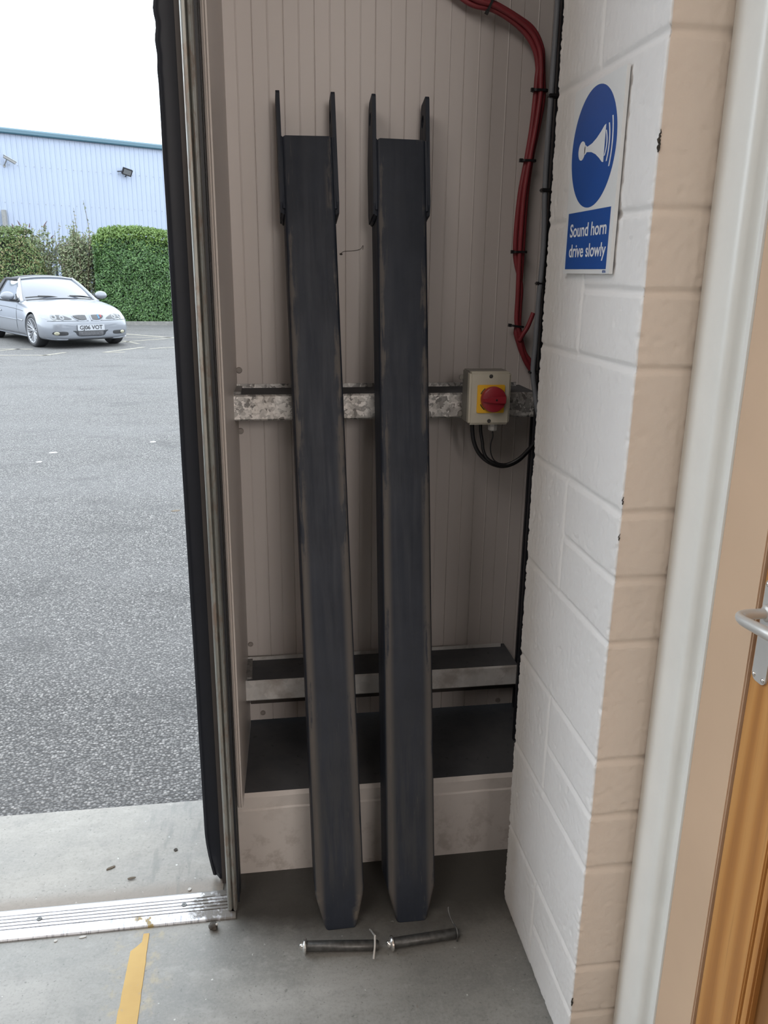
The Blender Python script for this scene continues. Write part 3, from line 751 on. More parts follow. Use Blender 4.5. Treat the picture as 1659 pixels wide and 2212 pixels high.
# ------------------------------------------------------------------ fork extensions leaning on the rails
W2, DEP, LEN, TW = .0578, .099, 1.838, .006
LEAN = math.atan(.258)
def fork_parts(root):
    # channel: front plate with rounded corners and two flanges, tapering to the tip
    def section(hw, y0=0.0):
        r = min(.0085, hw*.3); P_ = [(-hw, DEP), (-hw, r)]
        for i in range(1, 6):
            a = PI+PI/2*i/6; P_.append((-hw+r+r*math.cos(a), r+r*math.sin(a)))
        P_ += [(-hw+r, 0), (hw-r, 0)]
        for i in range(1, 6):
            a = 1.5*PI+PI/2*i/6; P_.append((hw-r+r*math.cos(a), r+r*math.sin(a)))
        P_ += [(hw, r), (hw, DEP)]
        return P_
    bm = B(); rows = []
    st = [(0, .036), (.006, .0385), (.080, .0565), (.088, W2)]+[(.088+(LEN-.088)*i/24, W2) for i in range(1, 25)]
    for s, hw in st:
        P_ = section(hw)
        inner = [(x*(hw-TW)/hw if abs(x) > .5*hw else x, max(yy, TW) if yy < .03 else yy) for x, yy in P_]
        ring = []
        for x, yy in P_+inner[::-1]:
            zz = s
            if s < .08: zz = max(s, yy*.258*(1-s/.08)+s)
            if s < .0001: zz = yy*.258+.0006
            # the top edge of the plate is cut with softly rounded shoulders
            if s > LEN-.001: zz = LEN-.008*max(0, (abs(x)-.040)/.02)**2
            ring.append(bm.verts.new((x, yy, zz)))
        rows.append(ring)
    for a, b in zip(rows, rows[1:]):
        n_ = len(a)
        for k in range(n_): bm.faces.new((a[k], a[(k+1) % n_], b[(k+1) % n_], b[k]))
    bm.faces.new(rows[0]); bm.faces.new(rows[-1][::-1])
    obj('channel', fix(bm), MAT['fork'], root, smooth=40, local=True)
    # side lugs carrying the pin holes
    for sg in (-1, 1):
        out = [(.002, 1.690), (.012, 1.668), (.090, 1.668), (.098, 1.690), (.098, 1.800), (.062, 1.926), (.050, 1.937), (.004, 1.937), (.000, 1.930), (.002, 1.800)]
        if sg < 0: pass
        bm = B(); hc, hr = (.040, 1.895), .0145
        o_ = [bm.verts.new((0, yy, z)) for yy, z in out]
        h_ = [bm.verts.new((0, hc[0]+hr*math.cos(2*PI*i/20), hc[1]+hr*math.sin(2*PI*i/20))) for i in range(20)]
        es = [bm.edges.new((o_[i], o_[(i+1) % len(o_)])) for i in range(len(o_))]+[bm.edges.new((h_[i], h_[(i+1) % 20])) for i in range(20)]
        bmesh.ops.triangle_fill(bm, edges=es, use_beauty=True)
        r = bmesh.ops.extrude_face_region(bm, geom=bm.faces[:])
        for v in [g for g in r['geom'] if isinstance(g, bmesh.types.BMVert)]: v.co.x += .009
        off = W2 if sg > 0 else -W2-.009
        for v in bm.verts: v.co.x += off
        obj('lug', fix(bm), MAT['fork'], root, local=True)
        bm = B()
        x_ = sg*(W2+.001)
        tube(bm, [(x_, .012, 1.669), (x_+sg*.002, .045, 1.664), (x_, .09, 1.668)], .0045, 8, 5)
        tube(bm, [(x_, .004, 1.675), (x_, .006, 1.75), (x_, .004, 1.835)], .0035, 8, 5)
        obj('weld_bead', bm, MAT['fork'], root, local=True)

def place_fork(o, tip_x, top_x):
    # tilt back by LEAN and a touch sideways so it rests on the upper rail
    dxs = (top_x-tip_x)/1.9
    a = Vector((dxs, math.sin(LEAN), math.cos(LEAN))).normalized()
    n_ = Vector((0, math.cos(LEAN), -math.sin(LEAN))); n_ = (n_-a*n_.dot(a)).normalized(); ex = n_.cross(a)
    R_ = Matrix((ex, n_, a)).transposed()
    o.rotation_euler = R_.to_euler(); o.location = (tip_x, 1.525, .0005)
f1 = thing('fork_extension', (0, 0, 0), 'black steel fork extension on the left, leaning on the rails', 'fork extension', 'pair of black fork extensions')
fork_parts(f1); place_fork(f1, .1405, .1115)
f2 = copy_tree(f1); f2['label'] = 'black steel fork extension on the right, nearer the isolator switch'
place_fork(f2, .3095, .3290)

# ------------------------------------------------------------------ locking pins on the floor
def lock_pin(label, p, q, clip):
    p, q = Vector(p), Vector(q); d = (q-p).normalized(); L = (q-p).length
    r = thing('lock_pin', p, label, 'pin', 'pair of locking pins on the floor', rot=d.to_track_quat('Z', 'Y').to_euler())
    bm = B(); lathe(bm, [(0, .004), (.0105, .004), (.0118, .006), (.0118, L-.004), (.0095, L), (0, L)], Matrix.Identity(4), 24)
    obj('shaft', fix(bm), MAT['pin'], r, smooth=40, local=True)
    bm = B(); lathe(bm, [(0, -.010), (.0065, -.010), (.0085, -.0075), (.0085, -.004), (.0145, -.003), (.0172, 0), (.0172, .003), (.0155, .0045), (0, .0045)], Matrix.Identity(4), 28)
    obj('washer_head', fix(bm), MAT['chrome'], r, smooth=40, local=True, label='bright domed washer head')
    bm = B(); M = rootmat(r).inverted()
    tube(bm, [M@Vector(c) for c in clip[0]], .0021, 8, 8)
    if len(clip) > 1: tube(bm, [M@Vector(c) for c in clip[1]], .0022, 8, 4)
    obj('linch_clip', bm, MAT[clip[2] if len(clip) > 2 else 'pin'], r, local=True)
    return r
lock_pin('steel locking pin on the floor, left one with upright wire clip', (.051, 1.4695, .0172), (.2195, 1.4545, .0125),
         ([(.2105, 1.4550, .0395), (.2090, 1.470, .031), (.2075, 1.489, .020), (.2075, 1.505, .008), (.2060, 1.512, .0035)], [(.2100, 1.455, .040), (.2085, 1.4415, .0275), (.2055, 1.432, .012), (.204, 1.4275, .0035)], 'steel'))
lock_pin('steel locking pin on the floor, right one with bent clip', (.2475, 1.4510, .0172), (.409, 1.4650, .0125),
         ([(.402, 1.4500, .004), (.4030, 1.4525, .020), (.4025, 1.4640, .0285), (.3975, 1.4760, .0310), (.3930, 1.4860, .0390), (.3905, 1.4965, .0480), (.3915, 1.5030, .0540)], [(.3930, 1.4860, .0390), (.3905, 1.4965, .0480), (.3915, 1.5030, .0540)]))

# ------------------------------------------------------------------ isolator switch with its cables
YF = 1.860
sw = thing('isolator_switch', (.5345, 1.94, 1.198), 'cream isolator switch with red rotary knob on yellow plate', 'switch')
bm = B(); box(bm, (.4840, YF+.024, 1.1350), (.5830, 1.9395, 1.2610), bev=.003); obj('enclosure', bm, MAT['boxd'], sw)
bm = B(); box(bm, (.4825, YF, 1.1345), (.5845, YF+.026, 1.2615), bev=.005); obj('cover', bm, MAT['box'], sw, smooth=50, label='cream cover')
for zz in (1.150, 1.240):
    bm = B(); box(bm, (.4745, 1.928, zz-.006), (.4845, 1.9395, zz+.006), bev=.002); obj('mounting_lug', bm, MAT['boxd'], sw)
MY = Matrix(((1, 0, 0, 0), (0, 0, -1, 0), (0, 1, 0, 0), (0, 0, 0, 1)))       # local z -> -Y (faces the room)
def MYat(x, y, z): return Matrix.Translation((x, y, z))@MY
bm = B(); prism(bm, rrect(0, 0, .0335, .0335, .003), .0035, MYat(.5345, YF, 1.1975)); obj('yellow_plate', fix(bm), MAT['yel'], sw)
for a0, a1 in ((2.25, 2.75), (3.53, 4.03)):
    bm = B(); tube(bm, [(.5395+.0325*math.cos(a0+(a1-a0)*i/6), YF-.0037, 1.1975+.0325*math.sin(a0+(a1-a0)*i/6)) for i in range(7)], .0012, 6, 0); obj('position_mark', bm, MAT['blk'], sw)
bm = B(); kM = MYat(.5395, YF-.0035, 1.1975)
lathe(bm, [(.0305, 0), (.0305, .010), (.0290, .013), (.0270, .0135), (0, .0135)], kM, 40)
# raised grip across the knob, narrowing to the left
gp = [(-.0288, -.0035), (-.0288, .0035), (-.004, .0072), (.016, .0080), (.0270, .0078), (.0270, -.0078), (.016, -.0080), (-.004, -.0072)]
prism(bm, gp, .0065, kM@Matrix.Translation((0, 0, .0130)))
obj('knob', fix(bm), MAT['red'], sw, smooth=30)
bm = B(); lathe(bm, [(0, .0004), (.0024, .0004), (.0024, 0)], kM@Matrix.Translation((.004, 0, .0195)), 12); obj('knob_hole', bm, MAT['blk'], sw)
for (px, pz) in ((.5335, 1.2510), (.5335, 1.1440)):
    bm = B(); lathe(bm, [(0, .0006), (.0018, .0006), (.0018, .0014), (.0042, .0012), (.0048, 0)], MYat(px, YF, pz), 16)
    box(bm, (px-.0030, YF-.0012, pz-.0005), (px+.0030, YF-.0004, pz+.0005)); obj('cover_screw', fix(bm), MAT['pin'], sw)
bm = B(); lathe(bm, [(0, .0005), (.0125, .0005), (.0125, -.006), (.0115, -.008), (.0115, -.016), (.008, -.019), (0, -.019)], Matrix.Translation((.5505, YF+.024, 1.1345)), 8); obj('cable_gland', fix(bm), MAT['gland'], sw)

def cable(name, label, pts, r, mat, flat=1.0, sm=8):
    bm = B(); tube(bm, pts, r, 10, sm, flat=flat); return tag(obj(name, bm, mat, smooth=True), label, 'cable')
bc_ = thing('black_cable_pair', (.58, 1.91, 1.02), 'pair of black cables looping under the isolator switch', 'cable')
bm = B(); tube(bm, [(.504, 1.905, 1.133), (.5065, 1.910, 1.112), (.5125, 1.912, 1.082), (.528, 1.914, 1.052), (.556, 1.914, 1.028), (.592, 1.914, 1.018), (.624, 1.908, 1.030), (.648, 1.898, 1.058), (.664, 1.883, 1.088), (.676, 1.868, 1.105)], .0052, 10, 8); obj('cable', bm, MAT['blk'], bc_, smooth=True)
bm = B(); tube(bm, [(.525, 1.905, 1.133), (.5275, 1.909, 1.110), (.5330, 1.908, 1.082), (.5360, 1.907, 1.062), (.545, 1.905, 1.043), (.566, 1.903, 1.029), (.595, 1.902, 1.0245), (.625, 1.898, 1.039), (.647, 1.888, 1.066), (.660, 1.878, 1.088)], .0042, 10, 8); obj('cable', bm, MAT['blk'], bc_, smooth=True)
cable('thin_cable', 'thin grey lead dropping from the gland of the switch', [(.5505, YF+.024, 1.1165), (.5525, 1.886, 1.100), (.5495, 1.890, 1.080), (.5510, 1.890, 1.058), (.5600, 1.890, 1.040), (.5750, 1.890, 1.0305), (.592, 1.890, 1.028)], .0016, MAT['blk'])

# red cable bundle tied up the corner
rb = thing('red_cable_bundle', (.65, 2.04, 1.3), 'bundle of red cables tied down the cladding corner', 'cable')
ctr = [(.10, 2.90), (.16, 2.50), (.29, 2.29), (.400, 2.150), (.468, 2.1020), (.505, 2.0840), (.5500, 2.0745), (.5960, 2.0545), (.6385, 2.0275), (.6620, 1.9930), (.6695, 1.9560), (.6705, 1.9300), (.6715, 1.8890), (.6650, 1.8220), (.6550, 1.7530), (.6450, 1.6610), (.6430, 1.5375), (.6445, 1.4300), (.6450, 1.3700)]
for k, (dx, dz, dy) in enumerate(((-.0078, -.005, .002), (0, 0, -.006), (.0078, .005, .002))):
    P_ = []
    for i, (x, z) in enumerate(ctr):
        t = Vector((ctr[min(i+1, len(ctr)-1)][0]-ctr[max(i-1, 0)][0], ctr[min(i+1, len(ctr)-1)][1]-ctr[max(i-1, 0)][1])).normalized()
        o_ = (k-1)*.0078*(1+.25*math.sin(i*1.7))
        P_.append((x+t.y*o_, 2.046+dy, z-t.x*o_))
    if k == 0: P_ += [(.6470, 2.046, 1.340), (.6560, 2.046, 1.312), (.6680, 2.048, 1.285), (.690, 2.050, 1.255)]
    if k == 1: P_ += [(.6560, 2.042, 1.335), (.6620, 2.044, 1.305), (.6740, 2.046, 1.272), (.700, 2.050, 1.235)]
    if k == 2: P_ = P_[:-2]+[(.652, 2.046, 1.46), (.653, 2.046, 1.40), (.6550, 2.046, 1.35), (.672, 2.048, 1.292), (.695, 2.05, 1.262)]
    bm = B(); tube(bm, P_, .0062, 10, 8); obj('cable', bm, MAT['redc'], rb, smooth=True)
bm = B(); tube(bm, [(.6555, 2.040, 1.318), (.6620, 2.036, 1.335), (.6720, 2.034, 1.352), (.6810, 2.034, 1.375), (.6860, 2.034, 1.390)], .0058, 10, 6); obj('cable', bm, MAT['redc'], rb, smooth=True)
for (x, z, tx) in ((.5400, 2.0780, -.35), (.6710, 1.9040, 0), (.6525, 1.7490, 0), (.6435, 1.5375, 0), (.6470, 1.3560, .12)):
    bm = B()
    M = Matrix.Translation((x, 2.045, z))@Matrix.Rotation(tx*1.0 if abs(tx) < .3 else -1.15, 4, 'Y')
    prism(bm, rrect(0, 0, .0185, .0125, .008), .0052, M@Matrix.Translation((0, 0, -.0026)))
    box(bm, (0, 0, 0), (.001, .001, .001))
    bm.verts.ensure_lookup_table()
    for v in bm.verts[-8:]: v.co = M@Vector((-.0235+(v.co.x*1000)*.008, -.009+(v.co.y*1000)*.008, -.004+(v.co.z*1000)*.008))
    obj('cable_tie', fix(bm), MAT['blk'], rb)
gc = thing('grey_cable', (.65, 1.88, 1.2), 'grey cable clipped down the dark steel column', 'cable')
bm = B(); tube(bm, [(0.6465, 1.886, 2.35), (0.6465, 1.886, 2.05), (0.6460, 1.886, 1.90), (0.6445, 1.886, 1.70), (0.6500, 1.884, 1.55), (0.6460, 1.882, 1.43), (0.6445, 1.880, 1.33), (0.6425, 1.880, 1.26), (.6520, 1.880, 1.205), (.6590, 1.880, 1.170), (.672, 1.880, 1.130), (.690, 1.880, 1.10)], .0062, 10, 8); obj('sheath', bm, MAT['greyc'], gc, smooth=True)
for (x, z) in ((.6470, 1.862), (.6440, 1.668), (.6470, 1.464), (.6440, 1.257)):
    bm = B(); box(bm, (x-.009, 1.876, z-.004), (x+.018, 1.8955, z+.004), bev=.002); obj('clip', bm, MAT['blk'], gc)

# ------------------------------------------------------------------ safety sign on the pier
sg = thing('safety_sign', (.546, 1.3430, 1.635), 'blue and white sound horn sign on the white pier', 'sign')
SXF = .5395
bm = B(); box(bm, (SXF, 1.2470, 1.4870), (.5455, 1.4490, 1.7820)); obj('board', bm, MAT['signw'], sg)
boxo('spacer', (.5450, 1.262, 1.50), (.550, 1.43, 1.77), MAT['signl'], sg)
def on_sign(y, z, lift=.0004): return MXat(SXF-lift, y, z)
bm = B(); prism(bm, [(.0915*math.cos(2*PI*i/72), .0915*math.sin(2*PI*i/72)) for i in range(72)], .0004, on_sign(1.3530, 1.6835, 0)); obj('blue_disc', fix(bm), MAT['signb'], sg)
bm = B()
cy, cz = 1.3530, 1.6835
prism(bm, [(-.0465+.0150*math.cos(2*PI*i/32), .0005+.0148*math.sin(2*PI*i/32)) for i in range(32)], .0003, on_sign(cy, cz))
up_ = [(-.035, .0052), (-.0310, .0075), (-.0245, .0040), (-.018, .0047), (-.004, .0065), (.014, .0120), (.030, .0195), (.0420, .0265), (.0475, .0275)]
prism(bm, up_+[(x, -yy) for x, yy in up_[::-1]], .0003, on_sign(cy, cz))
for x_, hh in ((.0560, .0185), (.0655, .0275), (.0770, .0360)):
    ar = []
    for sgn in (1, -1):
        for i in range(13):
            t = -1+2*i/12; t *= sgn
            ar.append((x_-.006*t*t+(.0018 if sgn > 0 else -.0018), hh*t))
    prism(bm, ar[:13]+ar[13:], .0003, on_sign(cy, cz))
obj('horn_symbol', fix(bm), MAT['signl'], sg)
bm = B(); prism(bm, [(-.0895, -.0465), (.0895, -.0465), (.0895, .0465), (-.0895, .0465)], .0004, on_sign(1.3500, 1.5408, 0)); obj('blue_text_panel', fix(bm), MAT['signb'], sg)
def sign_text(s, h, wdt, y, z):
    bm = text_bm(s, h, Matrix.Identity(4), .0001, 1.0, .0004*h/.03)
    xs = [v.co.x for v in bm.verts]; k = wdt/(max(xs)-min(xs))
    for v in bm.verts: v.co.x *= k
    bm.transform(on_sign(y, z, .0006)); return obj('lettering', bm, MAT['signl'] if h > .01 else MAT['signb'], sg)
sign_text('Sound horn', .0300, .1560, 1.3480, 1.5568)
sign_text('drive slowly', .0300, .1580, 1.3450, 1.5235)
sign_text('02736', .0055, .0130, 1.2660, 1.4905)

# ------------------------------------------------------------------ litter on the floor
bm = B(); bmesh.ops.create_icosphere(bm, subdivisions=3, radius=.011)
for v in bm.verts: v.co *= 1+.35*noise.noise(v.co*140); v.co.z *= .75
for v in bm.verts: v.co += Vector((-.157, 1.566, .0075))
tag(obj('mud_clod', bm, MAT['dirt']), 'small dark mud clod at the end of the threshold', 'debris')
bm = B(); bmesh.ops.create_icosphere(bm, subdivisions=2, radius=.003)
for v in bm.verts: v.co += Vector((-.149, 1.563, .0155))
tag(obj('white_grit', bm, MAT['paper']), 'tiny white grain on the mud clod', 'debris')
def flake(name, label, x, y, z, l, w_, mat, rz):
    bm = B(); n_ = 9
    ring = [(l*math.cos(2*PI*i/n_)*(1+.3*noise.noise(Vector((i*1.3, x*50, 0)))), w_*math.sin(2*PI*i/n_)*(1+.4*noise.noise(Vector((i*1.7, y*50, 3))))) for i in range(n_)]
    prism(bm, ring, .0016, Matrix.Translation((x, y, z))@Matrix.Rotation(rz, 4, 'Z')@Matrix.Rotation(.12, 4, 'X'))
    return tag(obj(name, fix(bm), mat), label, 'debris')
flake('paint_flake', 'white paint flake in front of the aluminium threshold', -.4555, 1.5815, .0005, .0085, .0032, MAT['paper'], .15)
flake('paint_flake', 'small pale crumb left of the white flake by the threshold', -.5150, 1.5780, .0005, .0042, .0035, MAT['paper'], .5)
flake('paint_flake', 'white crumb behind the right end of the threshold', -.2230, 1.6975, .004, .0050, .0042, MAT['paper'], .5)
flake('pebble', 'dark pebble on the pale concrete apron', -.2715, 1.849, .003, .0052, .0048, MAT['dirt'], .4)
flake('dead_leaf', 'curled brown leaf on the middle of the apron', -.4300, 1.802, .003, .0130, .0035, MAT['leafbrown'], .5)
flake('dead_leaf', 'thin brown leaf nearest the threshold on the apron', -.3720, 1.7550, .0045, .0100, .0030, MAT['leafbrown'], .2)
flake('litter_scrap', 'pale scrap lying on the tarmac left of the doorway', -1.78, 6.965, -.011, .035, .018, MAT['scrap'], .2)
flake('litter_scrap', 'small pale scrap nearer than the other one on tarmac', -1.81, 6.62, -.011, .028, .016, MAT['scrap'], .5)
flake('litter_scrap', 'white scrap on the tarmac close to the black seal', -1.012, 7.344, -.011, .028, .022, MAT['scrap'], .1)
flake('dead_leaf', 'dark leaf on the tarmac close to the black seal', -.592, 5.109, -.011, .03, .014, MAT['leafbrown'], .3)

# ------------------------------------------------------------------ yard: far building, fence, hedges, kerb, bay marks
GZ = -.012
# far building: wall runs away to the right; its verge falls to the right
bd = Vector((.866, .5, 0)); bn = Vector((.5, -.866, 0))
b0 = Vector((-11.05, 33.6, 0))               # wall foot seen at the left edge of the doorway
def bpt(u, v, o=0): return b0+bd*u+bn*o+Vector((0, 0, v))
bl = thing('warehouse', b0, 'pale blue clad warehouse with teal roof trim beyond the hedge', 'building')
U0, U1 = -9.0, 22.0
def eave(u): return 6.30
bm = B(); u = U0; lo_, hi_ = [], []
prof = []
while u < U1:
    prof += [(u, 0), (u+.145, 0), (u+.158, .022), (u+.187, .022)]; u += .2
for (uu, o) in prof:
    lo_.append(bm.verts.new(bpt(uu, GZ, o))); hi_.append(bm.verts.new(bpt(uu, eave(uu)+.06, o)))
for i in range(len(lo_)-1): bm.faces.new((lo_[i], lo_[i+1], hi_[i+1], hi_[i]))
bk = [bm.verts.new(bpt(U0, GZ, -12)), bm.verts.new(bpt(U1, GZ, -12)), bm.verts.new(bpt(U1, eave(U1)+.06, -12)), bm.verts.new(bpt(U0, eave(U0)+.06, -12))]
bm.faces.new((lo_[0], hi_[0], bk[3], bk[0])); bm.faces.new((lo_[-1], bk[1], bk[2], hi_[-1])); bm.faces.new((bk[0], bk[3], bk[2], bk[1]))
bm.faces.new((hi_[0], hi_[-1], bk[2], bk[3]))
obj('clad_wall', fix(bm), MAT['far'], bl)
bm = B()
pr = [(.0, -.03), (.14, -.03), (.17, .01), (.17, .12), (.12, .17), (.05, .19), (-.1, .19)]
ra = [bm.verts.new(bpt(U0, eave(U0)+v, o)) for o, v in pr]; rb_ = [bm.verts.new(bpt(U1, eave(U1)+v, o)) for o, v in pr]
for k in range(len(pr)-1): bm.faces.new((ra[k], rb_[k], rb_[k+1], ra[k+1]))
bm.faces.new(ra); bm.faces.new(rb_[::-1]); bm.faces.new((ra[0], ra[-1], rb_[-1], rb_[0]))
obj('roof_trim', fix(bm), MAT['teal'], bl)
bm = B()
for v0 in (5.19, 3.85):
    for k in range(72):
        uu = -4+.30*k; p_ = bpt(uu, v0, .03)
        box(bm, p_-Vector((.010, .010, .010)), p_+Vector((.010, .010, .010)))
o_ = obj('fixing_screws', bm, MAT['farpost'], bl); o_['kind'] = 'stuff'

# flood light and camera fixed on it
MB_ = Matrix(((bd.x, 0, bn.x, 0), (bd.y, 0, bn.y, 0), (0, 1, 0, 0), (0, 0, 0, 1)))      # local x along wall, y up, z out
def onb(u, v, o=0): return Matrix.Translation(bpt(u, v, o))@MB_
fl_u, fl_v = 6.50, 5.29
fo = thing('flood_light', bpt(fl_u, fl_v), 'small black flood light on the far warehouse wall', 'light')
tilt = Matrix.Rotation(math.radians(-14), 4, 'Z')@Matrix.Rotation(math.radians(22), 4, 'X')
bm = B(); prism(bm, rrect(0, 0, .20, .135, .02), .09, onb(fl_u, fl_v, .20)@tilt); obj('housing', fix(bm), MAT['blk'], fo)
bm = B(); prism(bm, rrect(0, 0, .155, .095, .01), .01, onb(fl_u, fl_v, .20)@tilt@Matrix.Translation((0, 0, .09))); obj('lens', fix(bm), MAT['lamp'], fo)
bm = B(); cyl(bm, bpt(fl_u-.32, fl_v, .02), bpt(fl_u-.18, fl_v, .2), .02, seg=8); cyl(bm, bpt(fl_u, fl_v-.18, .0), bpt(fl_u, fl_v-.10, .2), .02, seg=8); obj('bracket', bm, MAT['blk'], fo)
cu_, cv_ = 1.95, 5.34
ca = thing('security_camera', bpt(cu_, cv_), 'pale security camera angled down on the far warehouse wall', 'camera')
Mc = onb(cu_, cv_, .30)@Matrix.Rotation(math.radians(-27), 4, 'Z')
bm = B(); box(bm, (-.22, -.045, -.05), (.24, .045, .05), bev=.012); bm.transform(Mc); obj('housing', bm, MAT['farpost'], ca)
bm = B(); box(bm, (-.25, .045, -.065), (.26, .062, .065)); bm.transform(Mc); obj('sunshield', bm, MAT['plate'], ca)
bm = B(); cyl(bm, bpt(cu_-.13, cv_-.20, .0), bpt(cu_-.10, cv_-.02, .28), .022, seg=8); cyl(bm, bpt(cu_-.13, cv_-.20, 0), bpt(cu_-.13, cv_-.20, .04), .05, seg=12); obj('bracket', bm, MAT['farpost'], ca)

# kerb at the foot of the hedges, palisade fence behind them
bm = B()
k0, k1 = Vector((-8.5, 23.35, 0)), Vector((9.0, 23.70, 0)); kd = (k1-k0).normalized(); kn = Vector((-kd.y, kd.x, 0))
for a_, b_, z_ in ((0, .14, .085),):
    vs = [k0+kn*a_, k1+kn*a_, k1+kn*b_, k0+kn*b_]
    lo_ = [bm.verts.new(v+Vector((0, 0, -.05))) for v in vs]; hi_ = [bm.verts.new(v+Vector((0, 0, z_))) for v in vs]
    for i in range(4): bm.faces.new((lo_[i], lo_[(i+1) % 4], hi_[(i+1) % 4], hi_[i]))
    bm.faces.new(hi_)
tag(obj('kerb', fix(bm), MAT['kerb']), 'pale kerb along the foot of the hedges', 'kerb', kind=S)
bm = B(); box(bm, (-9.5, 23.50, -.3), (9, 26.2, .05)); tag(obj('planting_bed', bm, MAT['dirt']), 'soil bed under the hedges', 'ground', kind=S)
fe = thing('palisade_fence', (-5.8, 25.5, 0), 'grey steel palisade fence showing between the hedges', 'fence')
for k in range(27):
    x = -8.80+.172*k
    bm = B(); M = Matrix.Translation((x, 25.5, GZ))
    pl = [(-.034, 0), (.034, 0), (.034, 1.90), (0, 2.06), (-.034, 1.90)]
    prism(bm, pl, .006, M@Matrix.Rotation(PI/2, 4, 'X'))
    prism(bm, [(-.034, 0), (-.028, 0), (-.028, 1.88), (-.034, 1.88)], -.03, M@Matrix.Rotation(PI/2, 4, 'X')); prism(bm, [(.028, 0), (.034, 0), (.034, 1.88), (.028, 1.88)], -.03, M@Matrix.Rotation(PI/2, 4, 'X'))
    obj('pale', fix(bm), MAT['pale'], fe)
for z_ in (.35, 1.67):
    bm = B(); box(bm, (-8.9, 25.53, z_), (-4.2, 25.585, z_+.05)); obj('fence_rail', bm, MAT['rail'], fe)
tag(boxo('downpipe', (bpt(1.58, 2.9, .17).x-.07, bpt(1.58, 2.9, .17).y-.1, GZ), (bpt(1.58, 2.9, .17).x+.07, bpt(1.58, 2.9, .17).y+.1, 3.56), MAT['farpost']), 'grey service post against the far warehouse, left edge', 'post')

def leaf(bm, p, n, l, w_, roll, mi=0):
    t = n.orthogonal().normalized(); t = Matrix.Rotation(roll, 3, n)@t; s_ = n.cross(t)
    a = bm.verts.new(p-t*l*.5); b = bm.verts.new(p+s_*w_*.5+n*w_*.12); c = bm.verts.new(p+t*l*.5-n*l*.10); d = bm.verts.new(p-s_*w_*.5+n*w_*.12)
    bm.faces.new((a, b, c, d)).material_index = mi

def hedge(name, label, x0, x1, y0, y1, top, n, mats, topmat, size, rnd, lump=.12, slope=None, grp=None, limey=.42):
    """clipped hedge: a lumpy box shell of leaves round a dark twiggy core"""
    r_ = random.Random(rnd)
    root = thing(name, ((x0+x1)/2, (y0+y1)/2, .05), label, 'hedge', grp)
    def topz(x, y):
        z = top(x)+lump*.9*noise.noise(Vector((x*1.1, y*1.3, 3)))
        e = min(x-x0, x1-x, .5)/.5; f = min(y-y0, .5)/.5
        return z-.16*(1-max(0, e))**2-.16*(1-max(0, f))**2
    def face_y(x, z): return y0+lump*noise.noise(Vector((x*1.4, z*1.6, 1)))+.07*noise.noise(Vector((x*4, z*4, 2)))
    def side_x(s_, y, z): return (x0 if s_ < 0 else x1)+lump*noise.noise(Vector((y*1.4, z*1.6, 5+s_)))+(slope(z) if slope and s_ > 0 else 0)
    bm = B(); bt = B()
    W_, H_, D_ = x1-x0, top((x0+x1)/2), y1-y0
    A = (W_*H_, D_*H_, D_*H_, W_*D_)
    for i in range(n):
        q = r_.random()*sum(A)
        if q < A[0]:
            z = .06+r_.random()*H_; x = x0+r_.random()*W_
            if slope and x > x1+slope(z): x = x1+slope(z)-r_.random()*.6
            if z > topz(x, y0): continue
            p = Vector((x, face_y(x, z)+r_.random()*.10, z)); nn = Vector((0, -1, .35))
        elif q < A[0]+A[1]+A[2]:
            s_ = -1 if q < A[0]+A[1] else 1; z = .06+r_.random()*H_; y = y0+r_.random()*D_
            if z > topz(x0 if s_ < 0 else x1, y): continue
            p = Vector((side_x(s_, y, z)-s_*r_.random()*.1, y, z)); nn = Vector((s_, -.2, .35))
        else:
            x = x0+r_.random()*W_; y = y0+r_.random()*D_
            if slope: x = min(x, x1+slope(top(x))-.05)
            p = Vector((x, y, topz(x, y)-r_.random()*.10)); nn = Vector((0, -.25, 1))
            nn += Vector((r_.gauss(0, .6), r_.gauss(0, .6), r_.gauss(0, .35))); leaf(bt, p, nn.normalized(), size*r_.uniform(.7, 1.3), size*.5*r_.uniform(.7, 1.2), r_.random()*6.3); continue
        nn += Vector((r_.gauss(0, .6), r_.gauss(0, .45), r_.gauss(0, .5)))
        tgt = bm
        if z > topz(x if q < A[0] else p.x, p.y)-.03-limey*r_.random()**2.2: tgt = bt
        leaf(tgt, p, nn.normalized(), size*r_.uniform(.7, 1.3), size*.46*r_.uniform(.7, 1.2), r_.random()*6.3)
    for i in range(n//26):
        x = x0+.1+r_.random()*(W_-.2); y = y0+r_.random()*D_*.7; z = topz(x, y)
        if slope and x > x1+slope(z)-.05: continue
        h_ = r_.uniform(.03, .13)
        for k in range(4): leaf(bt, Vector((x+r_.gauss(0, .02), y+r_.gauss(0, .02), z+h_*k/4)), Vector((r_.gauss(0, 1), r_.gauss(0, 1)-.4, .6)).normalized(), size*.9, size*.4, r_.random()*6.3)
    obj('foliage', bm, mats, root); obj('young_growth', bt, topmat, root, label='lime green young growth')
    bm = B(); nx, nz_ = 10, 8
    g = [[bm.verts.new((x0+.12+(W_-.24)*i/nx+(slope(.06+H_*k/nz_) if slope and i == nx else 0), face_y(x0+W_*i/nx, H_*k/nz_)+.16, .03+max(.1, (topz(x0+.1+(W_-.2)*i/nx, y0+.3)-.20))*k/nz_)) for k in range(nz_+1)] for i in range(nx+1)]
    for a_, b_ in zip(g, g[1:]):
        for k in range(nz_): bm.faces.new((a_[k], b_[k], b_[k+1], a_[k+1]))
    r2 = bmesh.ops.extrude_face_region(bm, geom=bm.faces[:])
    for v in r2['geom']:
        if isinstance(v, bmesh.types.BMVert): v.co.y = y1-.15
    obj('twigs', fix(bm), MAT['core'], root); return root
